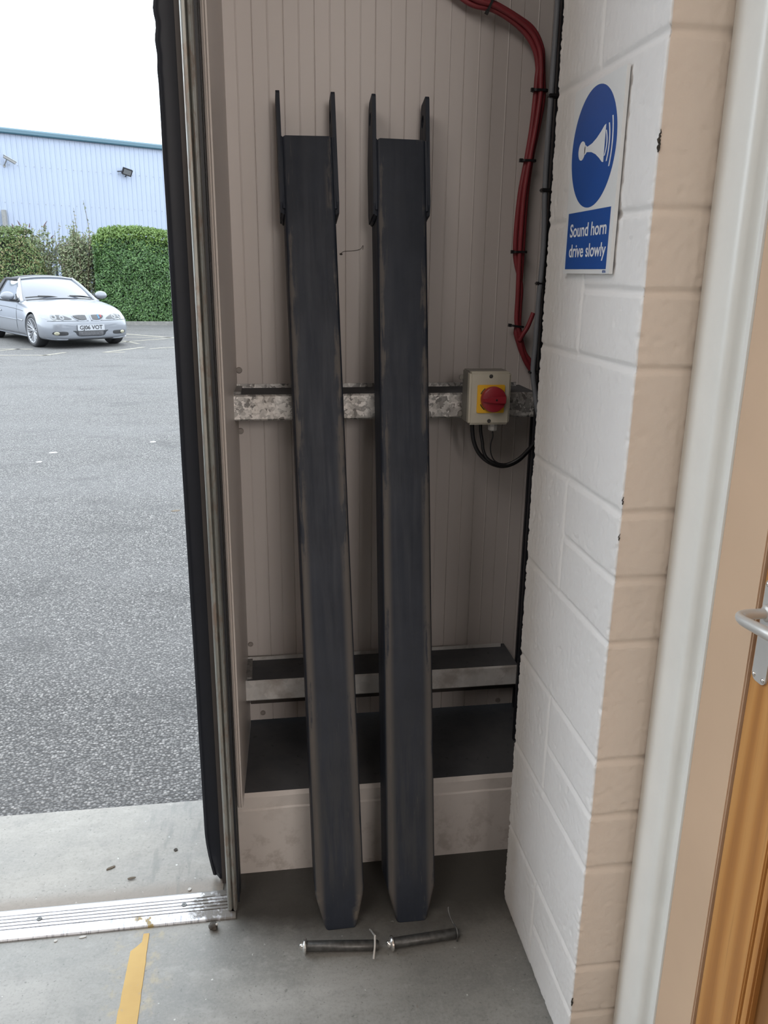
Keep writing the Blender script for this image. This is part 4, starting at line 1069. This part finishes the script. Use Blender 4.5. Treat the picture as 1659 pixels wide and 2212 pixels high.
hedge('hedge', 'clipped dense green laurel hedge right of the car', -4.50, .8, 23.75, 25.2, lambda x: 2.53-.10*min(1.3, max(0, x+3.6))**1.6-.12*max(0, -x-3.8), 48000, MAT['leafA'], MAT['leafT'], .088, 3)
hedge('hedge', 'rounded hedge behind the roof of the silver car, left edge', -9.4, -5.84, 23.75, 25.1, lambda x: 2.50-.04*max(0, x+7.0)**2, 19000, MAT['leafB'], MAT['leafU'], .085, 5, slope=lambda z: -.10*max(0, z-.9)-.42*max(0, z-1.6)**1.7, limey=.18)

def shrub(name, label, cx, cy, stems, seed, leafmat, size, extra=None):
    r_ = random.Random(seed); root = thing(name, (cx, cy, .05), label, 'shrub')
    bs = B(); bf = B()
    for (dx, dy, h_, bend, dens, spread) in stems:
        P_ = [(cx+dx*.3, cy+dy*.3, .02), (cx+dx*.7, cy+dy*.7, h_*.45), (cx+dx, cy+dy, h_*.75), (cx+dx+bend, cy+dy, h_)]
        pth = catmull(P_, 8); tube(bs, pth, lambda t: .014*(1-t)+.004, 5, 0)
        for i in range(dens):
            t = r_.random()**.8; p = pth[min(len(pth)-1, int(t*(len(pth)-1)))]
            sp = spread*(1-.75*t)
            q = p+Vector((r_.gauss(0, sp), r_.gauss(0, sp*.8), r_.gauss(0, sp*.6)))
            if q.z < .08: continue
            leaf(bf, q, Vector((r_.gauss(0, .7), r_.gauss(0, .5)-.6, r_.gauss(.5, .5))).normalized(), size*r_.uniform(.7, 1.35), size*.36, r_.random()*6.3)
    obj('stems', bs, MAT['twig'], root); obj('foliage', bf, leafmat, root)
    if extra: extra(root, r_)
    return root
st = []
r_ = random.Random(11)
for k in range(30):
    dx = r_.uniform(-.48, .45); st.append((dx, r_.uniform(-.30, .5), 2.58-.8*max(0, abs(dx-.1)-.22)+r_.uniform(-.35, .1), r_.gauss(0, .09), 270, .19))
for (dx, h_, b_, d_) in ((.04, 3.04, -.03, 36), (-.05, 2.75, .02, 40), (.36, 3.24, -.08, 42), (-.44, 2.66, .03, 40), (-.52, 2.45, -.02, 30)):
    st.append((dx, -.1, h_, b_, d_, .045))
shrub('wild_shrub', 'straggly pale shrub with tall shoots between the two hedges', -4.98, 24.25, st, 12, MAT['leafC'], .095)
def flowers(root, r_):
    for (x, z, dx, dz) in ((-5.82, 2.55, .10, .15), (-6.20, 2.52, .02, .12), (-6.44, 2.58, -.06, .12), (-5.52, 2.04, .06, .10), (-5.66, 2.26, .08, .08), (-6.62, 2.52, -.03, .10)):
        bm = B(); tube(bm, [(x, 24.3, z), (x+dx*.5, 24.3, z+dz*.6), (x+dx, 24.3, z+dz)], lambda t: .024*(1-t)*(.75+.25*math.sin(t*60))+.004, 7, 10); obj('flower_spike', bm, MAT['flower'], root)
st = []
for (dx, h_, b_) in ((-.55, 2.56, -.04), (-.40, 2.66, .0), (-.25, 2.56, .0), (.0, 2.62, .08), (.08, 2.46, .08), (.18, 2.30, .10), (.24, 2.10, .12), (.10, 2.2, .08), (-.1, 2.5, .05), (-.5, 2.5, .03), (-.7, 2.55, -.03), (.15, 2.0, .1)):
    st.append((dx, .1, h_, b_, 130, .10))
shrub('buddleia_bush', 'thin buddleia with faded flower spikes beside the left hedge', -5.90, 24.25, st, 14, MAT['leafC'], .105, flowers)

# faded bay marks on the tarmac
def bay(label, a, b, w_):
    a = Vector((*a, GZ+.003)); b = Vector((*b, GZ+.003)); d = (b-a).normalized(); n_ = Vector((-d.y, d.x, 0))*w_/2
    bm = B(); L_ = (b-a).length; k_ = max(3, int(L_/.12)); row = []
    for i in range(k_+1):
        p = a+(b-a)*i/k_; e1 = 1+.5*noise.noise(p*9); e2 = 1+.5*noise.noise(p*9+Vector((7, 0, 0)))
        row.append((bm.verts.new(p+n_*e1), bm.verts.new(p-n_*e2)))
    for p, q in zip(row, row[1:]): bm.faces.new((p[0], p[1], q[1], q[0]))
    return tag(obj('bay_marking', bm, MAT['bay']), label, 'road marking', 'worn bay lines round the car')
L1 = 'worn pale bay line on the tarmac by the silver car,'
for a, b, w_ in (((-3.35, 20.3), (-1.9, 19.0), .12), ((-3.2, 19.25), (-1.7, 19.2), .09), ((-3.0, 17.9), (-2.1, 18.9), .10), ((-3.0, 18.3), (-2.55, 17.5), .09), ((-2.9, 15.75), (-2.35, 16.75), .10), ((-2.95, 15.7), (-2.55, 15.72), .09), ((-2.2, 16.4), (-1.75, 16.75), .09), ((-5.2, 15.15), (-3.75, 15.2), .08), ((-3.9, 15.1), (-3.6, 15.7), .09), ((-5.0, 16.4), (-4.35, 16.35), .10), ((-5.2, 15.6), (-4.6, 16.4), .09)):
    bay(L1+(' to its right' if a[0] > -3.4 and a[1] > 17 else ' just in front of it' if a[0] > -3.4 else ' to its left'), a, b, w_)

# ------------------------------------------------------------------ the car
HD = math.radians(-58)
car = thing('car', (-3.725, 17.28, GZ), 'silver convertible car with black soft top parked by the hedges', 'car', rot=(0, 0, HD))
# half sections from the middle of the floor outwards, up the side and over to the middle of the bonnet: (y, z)
def sec(x, hw, zb, zl, zm, sh, zs, he, ze, zc, zh=None):
    return x, [(0, zb), (hw*.80, zb), (hw*.955, zb+.035), (hw*.99, zl), (hw, zm), (sh, zs), (he, ze), (he*.55, ze+(zc-ze)*.72), (0, zc)]
SE = [sec(.800, .46, .235, .36, .47, .45, .535, .40, .560, .575), sec(.775, .62, .205, .34, .46, .61, .545, .55, .580, .600), sec(.700, .760, .180, .33, .46, .745, .560, .66, .625, .690),
      sec(.560, .845, .165, .32, .47, .825, .625, .715, .722, .775), sec(.330, .872, .165, .32, .50, .850, .720, .745, .808, .848), sec(.0, .878, .170, .32, .52, .858, .800, .755, .868, .905),
      sec(-.40, .878, .170, .32, .52, .860, .845, .755, .912, .948), sec(-.74, .876, .170, .32, .52, .856, .875, .750, .945, .972), sec(-1.20, .876, .170, .32, .52, .850, .895, .740, .930, .935),
      sec(-2.20, .876, .170, .32, .52, .852, .915, .745, .945, .945), sec(-2.85, .872, .175, .33, .54, .848, .925, .735, .975, .990), sec(-3.35, .850, .20, .36, .56, .815, .920, .690, .965, .985),
      sec(-3.58, .760, .24, .40, .58, .720, .86, .60, .930, .945), sec(-3.68, .600, .30, .45, .60, .57, .76, .48, .80, .81)]
bm = B(); rows = []
ZK = [(0, 0), (.16, .140), (.33, .290), (.46, .398), (.588, .517), (.72, .648), (.85, .775), (.972, .892), (1.15, 1.092), (1.30, 1.262), (1.376, 1.345), (2, 2)]
def zmap(z, inv=False):
    for (a, b), (c, d) in zip(ZK, ZK[1:]):
        if inv: a, b, c, d = b, a, d, c
        if a <= z <= c: return b+(z-a)/(c-a)*(d-b)
    return z
for x, hp_ in SE:
    full = [(-y, z) for y, z in hp_[1:-1]][::1]
    ring = [(hp_[0][0], hp_[0][1])]+hp_[1:-1]+[hp_[-1]]+[(-y, z) for y, z in hp_[1:-1][::-1]]
    rows.append([bm.verts.new((x, y, z)) for y, z in ring])
for a, b in zip(rows, rows[1:]):
    n_ = len(a)
    for k in range(n_): bm.faces.new((a[k], a[(k+1) % n_], b[(k+1) % n_], b[k]))
bm.faces.new(rows[0]); bm.faces.new(rows[-1][::-1]); fix(bm)
me = bpy.data.meshes.new('car_body_cage'); bm.to_mesh(me); bm.free()
tmp = bpy.data.objects.new('car_body_cage', me); COL.objects.link(tmp)
md = tmp.modifiers.new('s', 'SUBSURF'); md.levels = 3; md.render_levels = 3
# wheel arches cut out of the body
bm = B()
for wx in (0, -2.725):
    for sd in (-1, 1):
        cyl(bm, (wx, sd*.56, .318), (wx, sd*1.1, .318), .352, seg=48)
for v in bm.verts: v.co.z = zmap(v.co.z, True)      # the lowered body is warped afterwards, arches stay round
me2 = bpy.data.meshes.new('arch_cutter'); fix(bm).to_mesh(me2); bm.free()
cut = bpy.data.objects.new('arch_cutter', me2); COL.objects.link(cut)
bo = tmp.modifiers.new('b', 'BOOLEAN'); bo.operation = 'DIFFERENCE'; bo.object = cut; bo.solver = 'EXACT'
dg = bpy.context.evaluated_depsgraph_get(); dg.update()
mb = bpy.data.meshes.new_from_object(tmp.evaluated_get(dg)); 
bm = B(); bm.from_mesh(mb); bvh = BVHTree.FromBMesh(bm)
bpy.data.objects.remove(tmp); bpy.data.objects.remove(cut)
obj('body', bm, MAT['silver'], car, smooth=45, local=True)

def front(y, z, lift):
    h = bvh.ray_cast(Vector((3, y, z)), Vector((-1, 0, 0)))
    p = h[0] if h[0] is not None else Vector((.5, y, z)); nn = h[1] if h[1] is not None else Vector((1, 0, 0))
    return p+nn*lift
def side(x, z, sd, lift):
    h = bvh.ray_cast(Vector((x, sd*3, z)), Vector((0, -sd, 0)))
    p = h[0] if h[0] is not None else Vector((x, sd*.87, z)); nn = h[1] if h[1] is not None else Vector((0, sd, 0))
    return p+nn*lift
def top(x, y, lift):
    h = bvh.ray_cast(Vector((x, y, 3)), Vector((0, 0, -1))); p = h[0] if h[0] is not None else Vector((x, y, .95)); return p+Vector((0, 0, lift))
def patch(name, outline, mat, fn, lift, parent=car, label=None, rings=5, th=.012):
    """panel lying on the body: outline in the projection plane, fan of rings to its middle, with a rim"""
    cx = sum(p[0] for p in outline)/len(outline); cy = sum(p[1] for p in outline)/len(outline)
    bm = B(); R_ = []
    R_.append([bm.verts.new(fn(a, b, -th)) for a, b in outline])
    for r in range(rings):
        f = 1-r/rings; R_.append([bm.verts.new(fn(cx+(a-cx)*f, cy+(b-cy)*f, lift*(1 if r else .6))) for a, b in outline])
    c = bm.verts.new(fn(cx, cy, lift)); n_ = len(outline)
    for a, b in zip(R_, R_[1:]):
        for k in range(n_): bm.faces.new((a[k], a[(k+1) % n_], b[(k+1) % n_], b[k]))
    for k in range(n_): bm.faces.new((R_[-1][k], R_[-1][(k+1) % n_], c))
    return obj(name, fix(bm), mat, parent, smooth=60, local=True, label=label)
def smooth_outline(pts, n=5):
    P = [Vector((*p, 0)) for p in pts]; m_ = len(P); out = []
    for i in range(m_):
        a, b, c, d = P[i-1], P[i], P[(i+1) % m_], P[(i+2) % m_]
        for k in range(n):
            t = k/n; q = .5*((2*b)+(c-a)*t+(2*a-5*b+4*c-d)*t*t+(3*b-a-3*c+d)*t**3); out.append((q.x, q.y))
    return out
for sd in (-1, 1):
    hl = smooth_outline([(sd*y, z) for y, z in ((.325, .622), (.420, .680), (.540, .716), (.650, .732), (.750, .724), (.835, .684), (.815, .642), (.720, .610), (.620, .596), (.570, .600), (.520, .612), (.400, .608))], 4)
    H = patch('headlight', hl, MAT['lamp'], front, .004)
    hd_ = smooth_outline([(sd*y, z) for y, z in ((.332, .625), (.425, .676), (.510, .700), (.600, .696), (.600, .622), (.530, .617), (.405, .612))], 4)
    patch('lamp_housing', hd_, MAT['lampdark'], front, .008, H)
    for yy, zz, rr in ((.640, .660, .050), (.505, .650, .042)):
        patch('projector', [(sd*yy+rr*math.cos(2*PI*i/20), zz+rr*math.sin(2*PI*i/20)) for i in range(20)], MAT['projector'], front, .016, H, rings=3)
        patch('projector_ring', [(sd*yy+rr*.62*math.cos(2*PI*i/20), zz+rr*.62*math.sin(2*PI*i/20)) for i in range(20)], MAT['lampdark'], front, .020, H, rings=2)
    kg = smooth_outline([(sd*y, z) for y, z in ((.028, .630), (.045, .592), (.140, .578), (.225, .594), (.305, .655), (.298, .694), (.170, .706), (.056, .702), (.031, .680))], 4)
    K_ = patch('kidney_grille_surround', kg, MAT['silver'], front, .012)
    kin = [(sd*.165+(a-sd*.165)*.89, .643+(b-.643)*.84) for a, b in kg]
    patch('kidney_grille', kin, MAT['blk'], front, .016, K_)
    for q in range(9):
        yy = .058+.0262*q
        zt = .645+(.044 if q < 7 else .038); zb_ = .645-(.046 if q < 5 else .046-.014*(q-4))
        mt = MAT['lamp']
        if sd > 0 and q in (5,): mt = MAT['stripe_b']
        if sd > 0 and q in (7,): mt = MAT['stripe_r']
        bm = B(); cyl(bm, front(sd*yy, zb_, .018), front(sd*yy, zt, .018), mt is MAT['lamp'] and .0028 or .010, seg=6); obj('slat', bm, mt, K_, local=True)
    fg = smooth_outline([(sd*y, z) for y, z in ((.440, .352), (.450, .300), (.560, .292), (.660, .300), (.715, .330), (.690, .372), (.600, .378), (.480, .376))], 4)
    FG = patch('fog_lamp_recess', fg, MAT['blk'], front, .005)
    patch('fog_lamp', [(sd*.640+.047*math.cos(2*PI*i/20), .336+.036*math.sin(2*PI*i/20)) for i in range(20)], MAT['fog'], front, .014, FG, rings=3)
    lp = [(sd*y, z) for y, z in ((.42, .188), (.62, .190), (.76, .215), (.78, .232), (.62, .222), (.44, .214))]
    patch('corner_splitter', lp, MAT['silver'], front, .018, th=.03)
ik = smooth_outline([(y, z) for y, z in ((-.30, .345), (-.345, .385), (-.30, .392), (0, .392), (.30, .392), (.345, .385), (.30, .345), (.24, .268), (0, .262), (-.24, .268))], 4)
IK = patch('lower_intake', ik, MAT['lampdark'], front, .004)
patch('intake_mesh', [(-.235, .280), (.235, .280), (.25, .375), (-.25, .375)], MAT['mesh'], front, .008, IK)
# joint between bumper and wings
for sd in (-1, 1):
    bm = B(); tube(bm, [front(sd*y, .588+.001*i, .001) for i, y in enumerate((.02, .2, .4, .55, .68, .76))], .0045, 6, 3); obj('bumper_joint', bm, MAT['gap'], car, local=True)
# number plate
PX = front(0, .455, 0).x+.022
bm = B(); MPL = Matrix(((0, 0, 1, PX), (1, 0, 0, 0), (0, 1, 0, .452), (0, 0, 0, 1)))
prism(bm, rrect(0, 0, .262, .0625, .012), .008, MPL); NP = obj('number_plate', fix(bm), MAT['plate'], car, local=True)
bm = text_bm('GJ06 VOT', .117, Matrix.Identity(4), .0006, 1.0, .0030)
xs = [v.co.x for v in bm.verts]; k_ = .445/(max(xs)-min(xs))
for v in bm.verts: v.co.x *= k_
bm.transform(MPL@Matrix.Translation((0, 0, .0088))); obj('lettering', bm, MAT['blk'], NP, local=True)
bm = B(); prism(bm, rrect(0, 0, .245, .045, .01), -.09, MPL); obj('plate_mount', fix(bm), MAT['silver'], car, local=True)
# bonnet badge
bc = front(0, .728, .006)
patch('bonnet_badge', [(.036*math.cos(2*PI*i/24), .728+.030*math.sin(2*PI*i/24)) for i in range(24)], MAT['chrome'], front, .004, rings=2)
BGq = (('stripe_b', 0), ('signl', PI/2), ('stripe_b', PI), ('signl', 1.5*PI))
for mt, a0 in BGq:
    patch('badge_quarter', [(0, .728)]+[(.023*math.cos(a0+PI/2*i/6), .728+.019*math.sin(a0+PI/2*i/6)) for i in range(7)], MAT[mt], front, .007, rings=1, th=-.004)
# doors, mouldings, sills
for sd in (-1, 1):
    for x0_, x1_ in ((-.46, -.78), (-.82, -2.08), (-2.12, -2.36)):
        out = [(x0_, .545), (x1_, .555), (x1_, .580), (x0_, .568)]
        patch('side_moulding', out, MAT['silver'], lambda a, b, l, sd=sd: side(a, b, sd, l), .014, rings=2)
    bm = B(); tube(bm, [side(-.84, z, sd, .001) for z in (.26, .4, .55, .7, .84)], .004, 5, 3); tube(bm, [side(-2.10, z, sd, .001) for z in (.30, .4, .55, .7, .88)], .004, 5, 3)
    tube(bm, [side(x, z, sd, .001) for x, z in ((-.42, .742), (-.8, .765), (-1.4, .785), (-2.1, .80))], .0045, 5, 3)
    tube(bm, [side(x, .262, sd, .001) for x in (-.48, -1.0, -1.6, -2.2)], .004, 5, 3)
    obj('door_joint', bm, MAT['gap'], car, local=True)
    out = [(-.42, .175), (-2.30, .180), (-2.30, .215), (-.42, .212)]
    patch('side_sill', out, MAT['silver'], lambda a, b, l, sd=sd: side(a, b, sd, l), .022, rings=2, th=.02)
    bm = B(); p = side(-1.93, .70, sd, .012); tube(bm, [side(-1.83, .70, sd, .004), side(-1.88, .70, sd, .022), side(-1.96, .70, sd, .022), side(-2.02, .70, sd, .004)], .012, 8, 4); obj('door_handle', bm, MAT['silver'], car, local=True)
    # wheels
    for wx in (0, -2.725):
        R_ = .318
        Mw = Matrix.Translation((wx, sd*.752, R_))@Matrix.Rotation(math.radians(4) if wx == 0 else 0, 4, 'Z')@Matrix.Rotation(-sd*PI/2, 4, 'X')
        bm = B(); lathe(bm, [(.215, -.105), (.222, -.112), (.270, -.112), (.300, -.104), (.316, -.080), (R_, -.04), (R_, .04), (.316, .080), (.300, .104), (.270, .112), (.236, .108), (.228, .095), (.222, .06)], Mw, 56)
        Wt = obj('tyre', bm, MAT['tyre'], car, smooth=True, local=True)
        bm = B(); lathe(bm, [(.238, .106), (.234, .112), (.226, .111), (.214, .095), (.205, .02), (.205, -.10)], Mw, 56)
        lathe(bm, [(0, .085), (.030, .085), (.036, .080), (.062, .066), (.064, .030)], Mw, 30)
        for q in range(10):
            for dlt in (-.10, .10):
                a = 2*PI*q/10+dlt; a2 = 2*PI*q/10+dlt*1.35
                pts = [Mw@Vector((.045*math.cos(a), .045*math.sin(a), .070)), Mw@Vector((.13*math.cos(a2*.5+a*.5), .13*math.sin(a2*.5+a*.5), .082)), Mw@Vector((.222*math.cos(a2), .222*math.sin(a2), .096))]
                tube(bm, pts, lambda t: .0095+.003*t, 6, 2)
        obj('alloy_rim', bm, MAT['alloy'], Wt, smooth=40, local=True)
        bm = B(); lathe(bm, [(0, .0), (.19, .0), (.19, -.02), (0, -.02)], Mw, 30); obj('brake_disc', bm, MAT['lampdark'], Wt, local=True)
        bm = B(); lathe(bm, [(.350, .085), (.350, -.19), (0, -.19)], Matrix.Translation((wx, sd*.752, R_))@Matrix.Rotation(-sd*PI/2, 4, 'X'), 40)
        for f in list(bm.faces):
            if f.calc_center_median().z < .20 : bm.faces.remove(f)
        obj('wheel_arch_liner', bm, MAT['gap'], car, local=True)
# greenhouse
def strip_surface(name, A, Bp, mat, n=10, bulge=Vector((0, 0, 0)), parent=car, thick=.012):
    """ruled panel between two polylines, bulged in the middle"""
    a = catmull(A, n); b = catmull(Bp, n); bm = B(); m_ = 6; g = []
    for p, q in zip(a, b):
        g.append([bm.verts.new(p.lerp(q, k/m_)+bulge*math.sin(PI*k/m_)) for k in range(m_+1)])
    for r1, r2 in zip(g, g[1:]):
        for k in range(m_): bm.faces.new((r1[k], r1[k+1], r2[k+1], r2[k]))
    bmesh.ops.recalc_face_normals(bm, faces=bm.faces[:]); bmesh.ops.solidify(bm, geom=bm.faces[:], thickness=thick)
    return obj(name, fix(bm), mat, parent, smooth=50, local=True)
# windscreen: bottom and top edges
wb = [(-.83, -.738, .935), (-.71, -.37, .968), (-.67, 0, .978), (-.71, .37, .968), (-.83, .738, .935)]
wt = [(-1.46, -.545, 1.290), (-1.40, -.27, 1.315), (-1.385, 0, 1.322), (-1.40, .27, 1.315), (-1.46, .545, 1.290)]
WS = strip_surface('windscreen', wb, wt, MAT['glass'], 8, Vector((.02, 0, .018)))
bm = B()
for sd in (-1, 1):
    tube(bm, [(-.70, sd*.765, .895), (-.86, sd*.735, .965), (-1.18, sd*.640, 1.155), (-1.47, sd*.545, 1.300)], lambda t: .042-.010*t, 10, 6)
tube(bm, [(-1.47, -.545, 1.300), (-1.415, -.28, 1.330), (-1.40, 0, 1.338), (-1.415, .28, 1.330), (-1.47, .545, 1.300)], .021, 8, 6)
obj('windscreen_frame', bm, MAT['silver'], car, smooth=True, local=True)
# soft top shell
xs_ = [(-1.44, .545, 1.315, 1.350), (-1.60, .570, 1.318, 1.366), (-1.90, .590, 1.318, 1.376), (-2.25, .580, 1.295, 1.366), (-2.52, .575, 1.225, 1.318), (-2.74, .600, 1.105, 1.205), (-2.90, .640, .985, 1.055), (-2.97, .650, .955, .985)]
bm = B(); g = []
for x, hw, zs_, zc_ in xs_:
    row = []
    for k in range(17):
        t = -1+2*k/16; row.append(bm.verts.new((x+.03*t*t*(-1 if x > -1.5 else 0), hw*t, zs_+(zc_-zs_)*(1-abs(t)**2.6))))
    g.append(row)
for a, b in zip(g, g[1:]):
    for k in range(16): bm.faces.new((a[k], a[k+1], b[k+1], b[k]))
bmesh.ops.recalc_face_normals(bm, faces=bm.faces[:]); bmesh.ops.solidify(bm, geom=bm.faces[:], thickness=.03)
ST_ = obj('soft_top', fix(bm), MAT['softtop'], car, smooth=60, local=True)
for sd in (-1, 1):
    # cloth quarter and roof edge
    lo_ = [(-2.30, sd*.800, .930), (-2.45, sd*.790, .945), (-2.66, sd*.765, .955), (-2.84, sd*.720, .965), (-2.95, sd*.660, .965)]
    hi_ = [(-2.05, sd*.600, 1.318), (-2.30, sd*.590, 1.285), (-2.54, sd*.580, 1.222), (-2.75, sd*.605, 1.100), (-2.93, sd*.645, .975)]
    strip_surface('soft_top_quarter', lo_, hi_, MAT['softtop'], 6, Vector((0, sd*.02, 0)), ST_, .02)
    bm = B(); tube(bm, [(-1.45, sd*.555, 1.300), (-1.62, sd*.595, 1.300), (-1.9, sd*.612, 1.302), (-2.1, sd*.612, 1.298), (-2.35, sd*.61, 1.255)], .028, 8, 5); obj('roof_edge', bm, MAT['softtop'], ST_, smooth=True, local=True)
    sb = [(-.84, sd*.775, .925), (-1.15, sd*.796, .925), (-1.60, sd*.806, .928), (-2.0, sd*.806, .930), (-2.34, sd*.800, .935)]
    sh_ = [(-.90, sd*.755, .955), (-1.17, sd*.662, 1.140), (-1.47, sd*.565, 1.295), (-1.85, sd*.600, 1.300), (-2.12, sd*.618, 1.280)]
    strip_surface('side_window', sb, sh_, MAT['sideglass'], 6, Vector((0, sd*.010, .002)), car, .008)
    bm = B(); tube(bm, [(-.86, sd*.795, .920), (-1.2, sd*.812, .922), (-1.7, sd*.818, .925), (-2.35, sd*.810, .932), (-2.8, sd*.75, .955)], .012, 6, 6); obj('belt_moulding', bm, MAT['blk'], car, smooth=True, local=True)
    # door mirrors
    bm = B(); bmesh.ops.create_uvsphere(bm, u_segments=20, v_segments=12, radius=1)
    for v in bm.verts:
        v.co = Vector((-.985+v.co.x*.060*(1 if v.co.x > 0 else .55), sd*(.955+v.co.y*.135*sd*sd), 1.010+v.co.z*.082*(1 if v.co.z > 0 else .85)))
        if v.co.x < -1.0: v.co.x = -1.0
    MR = obj('door_mirror', bm, MAT['silver'], car, smooth=60, local=True)
    bm = B(); tube(bm, [(-.97, sd*.800, .930), (-.985, sd*.850, .945), (-.99, sd*.93, .955)], .024, 8, 4)
    prism(bm, [(-.88, .925), (-1.06, .925), (-1.02, 1.05), (-.99, 1.05)], .012, Matrix(((1, 0, 0, 0), (0, 0, 1, sd*.790), (0, 1, 0, 0), (0, 0, 0, 1)))); obj('mirror_foot', bm, MAT['blk'], MR, smooth=30, local=True)
# wipers
for yo in (0.30, -.34):
    bm = B(); tube(bm, [(-.735, yo+.30, .985), (-.725, yo+.10, 1.000), (-.735, yo-.12, 1.004), (-.765, yo-.34, .990)], .011, 6, 4); tube(bm, [(-.70, yo+.34, .972), (-.715, yo+.16, 1.006), (-.74, yo-.1, 1.016)], .013, 6, 4); obj('wiper', bm, MAT['blk'], car, local=True)
bm = B(); tube(bm, [top(-.715, y, .004) for y in (-.68, -.35, 0, .35, .68)], .016, 6, 4); obj('scuttle_trim', bm, MAT['blk'], car, local=True)
# dark cabin inside the glass
bm = B(); box(bm, (-2.75, -.60, .80), (-.95, .60, 1.02), bev=.03); obj('cabin_trim', bm, MAT['lampdark'], car, local=True)
for sy in (-.36, .36):
    bm = B(); box(bm, (-1.98, sy-.24, .80), (-1.78, sy+.24, 1.12), bev=.05); box(bm, (-1.93, sy-.12, 1.10), (-1.83, sy+.12, 1.24), bev=.04); obj('seat', bm, MAT['lampdark'], car, local=True)
# the lowered stance: every part of the car but the wheels follows the same height profile
def lower(o):
    for ch in o.children:
        if ch.name.split('.')[0] in ('tyre', 'wheel_arch_liner'): continue
        if ch.type == 'MESH' and ch.data.name not in done:
            for v in ch.data.vertices: v.co.z = zmap(v.co.z)
            done.add(ch.data.name)
        lower(ch)
done = set(); lower(car)
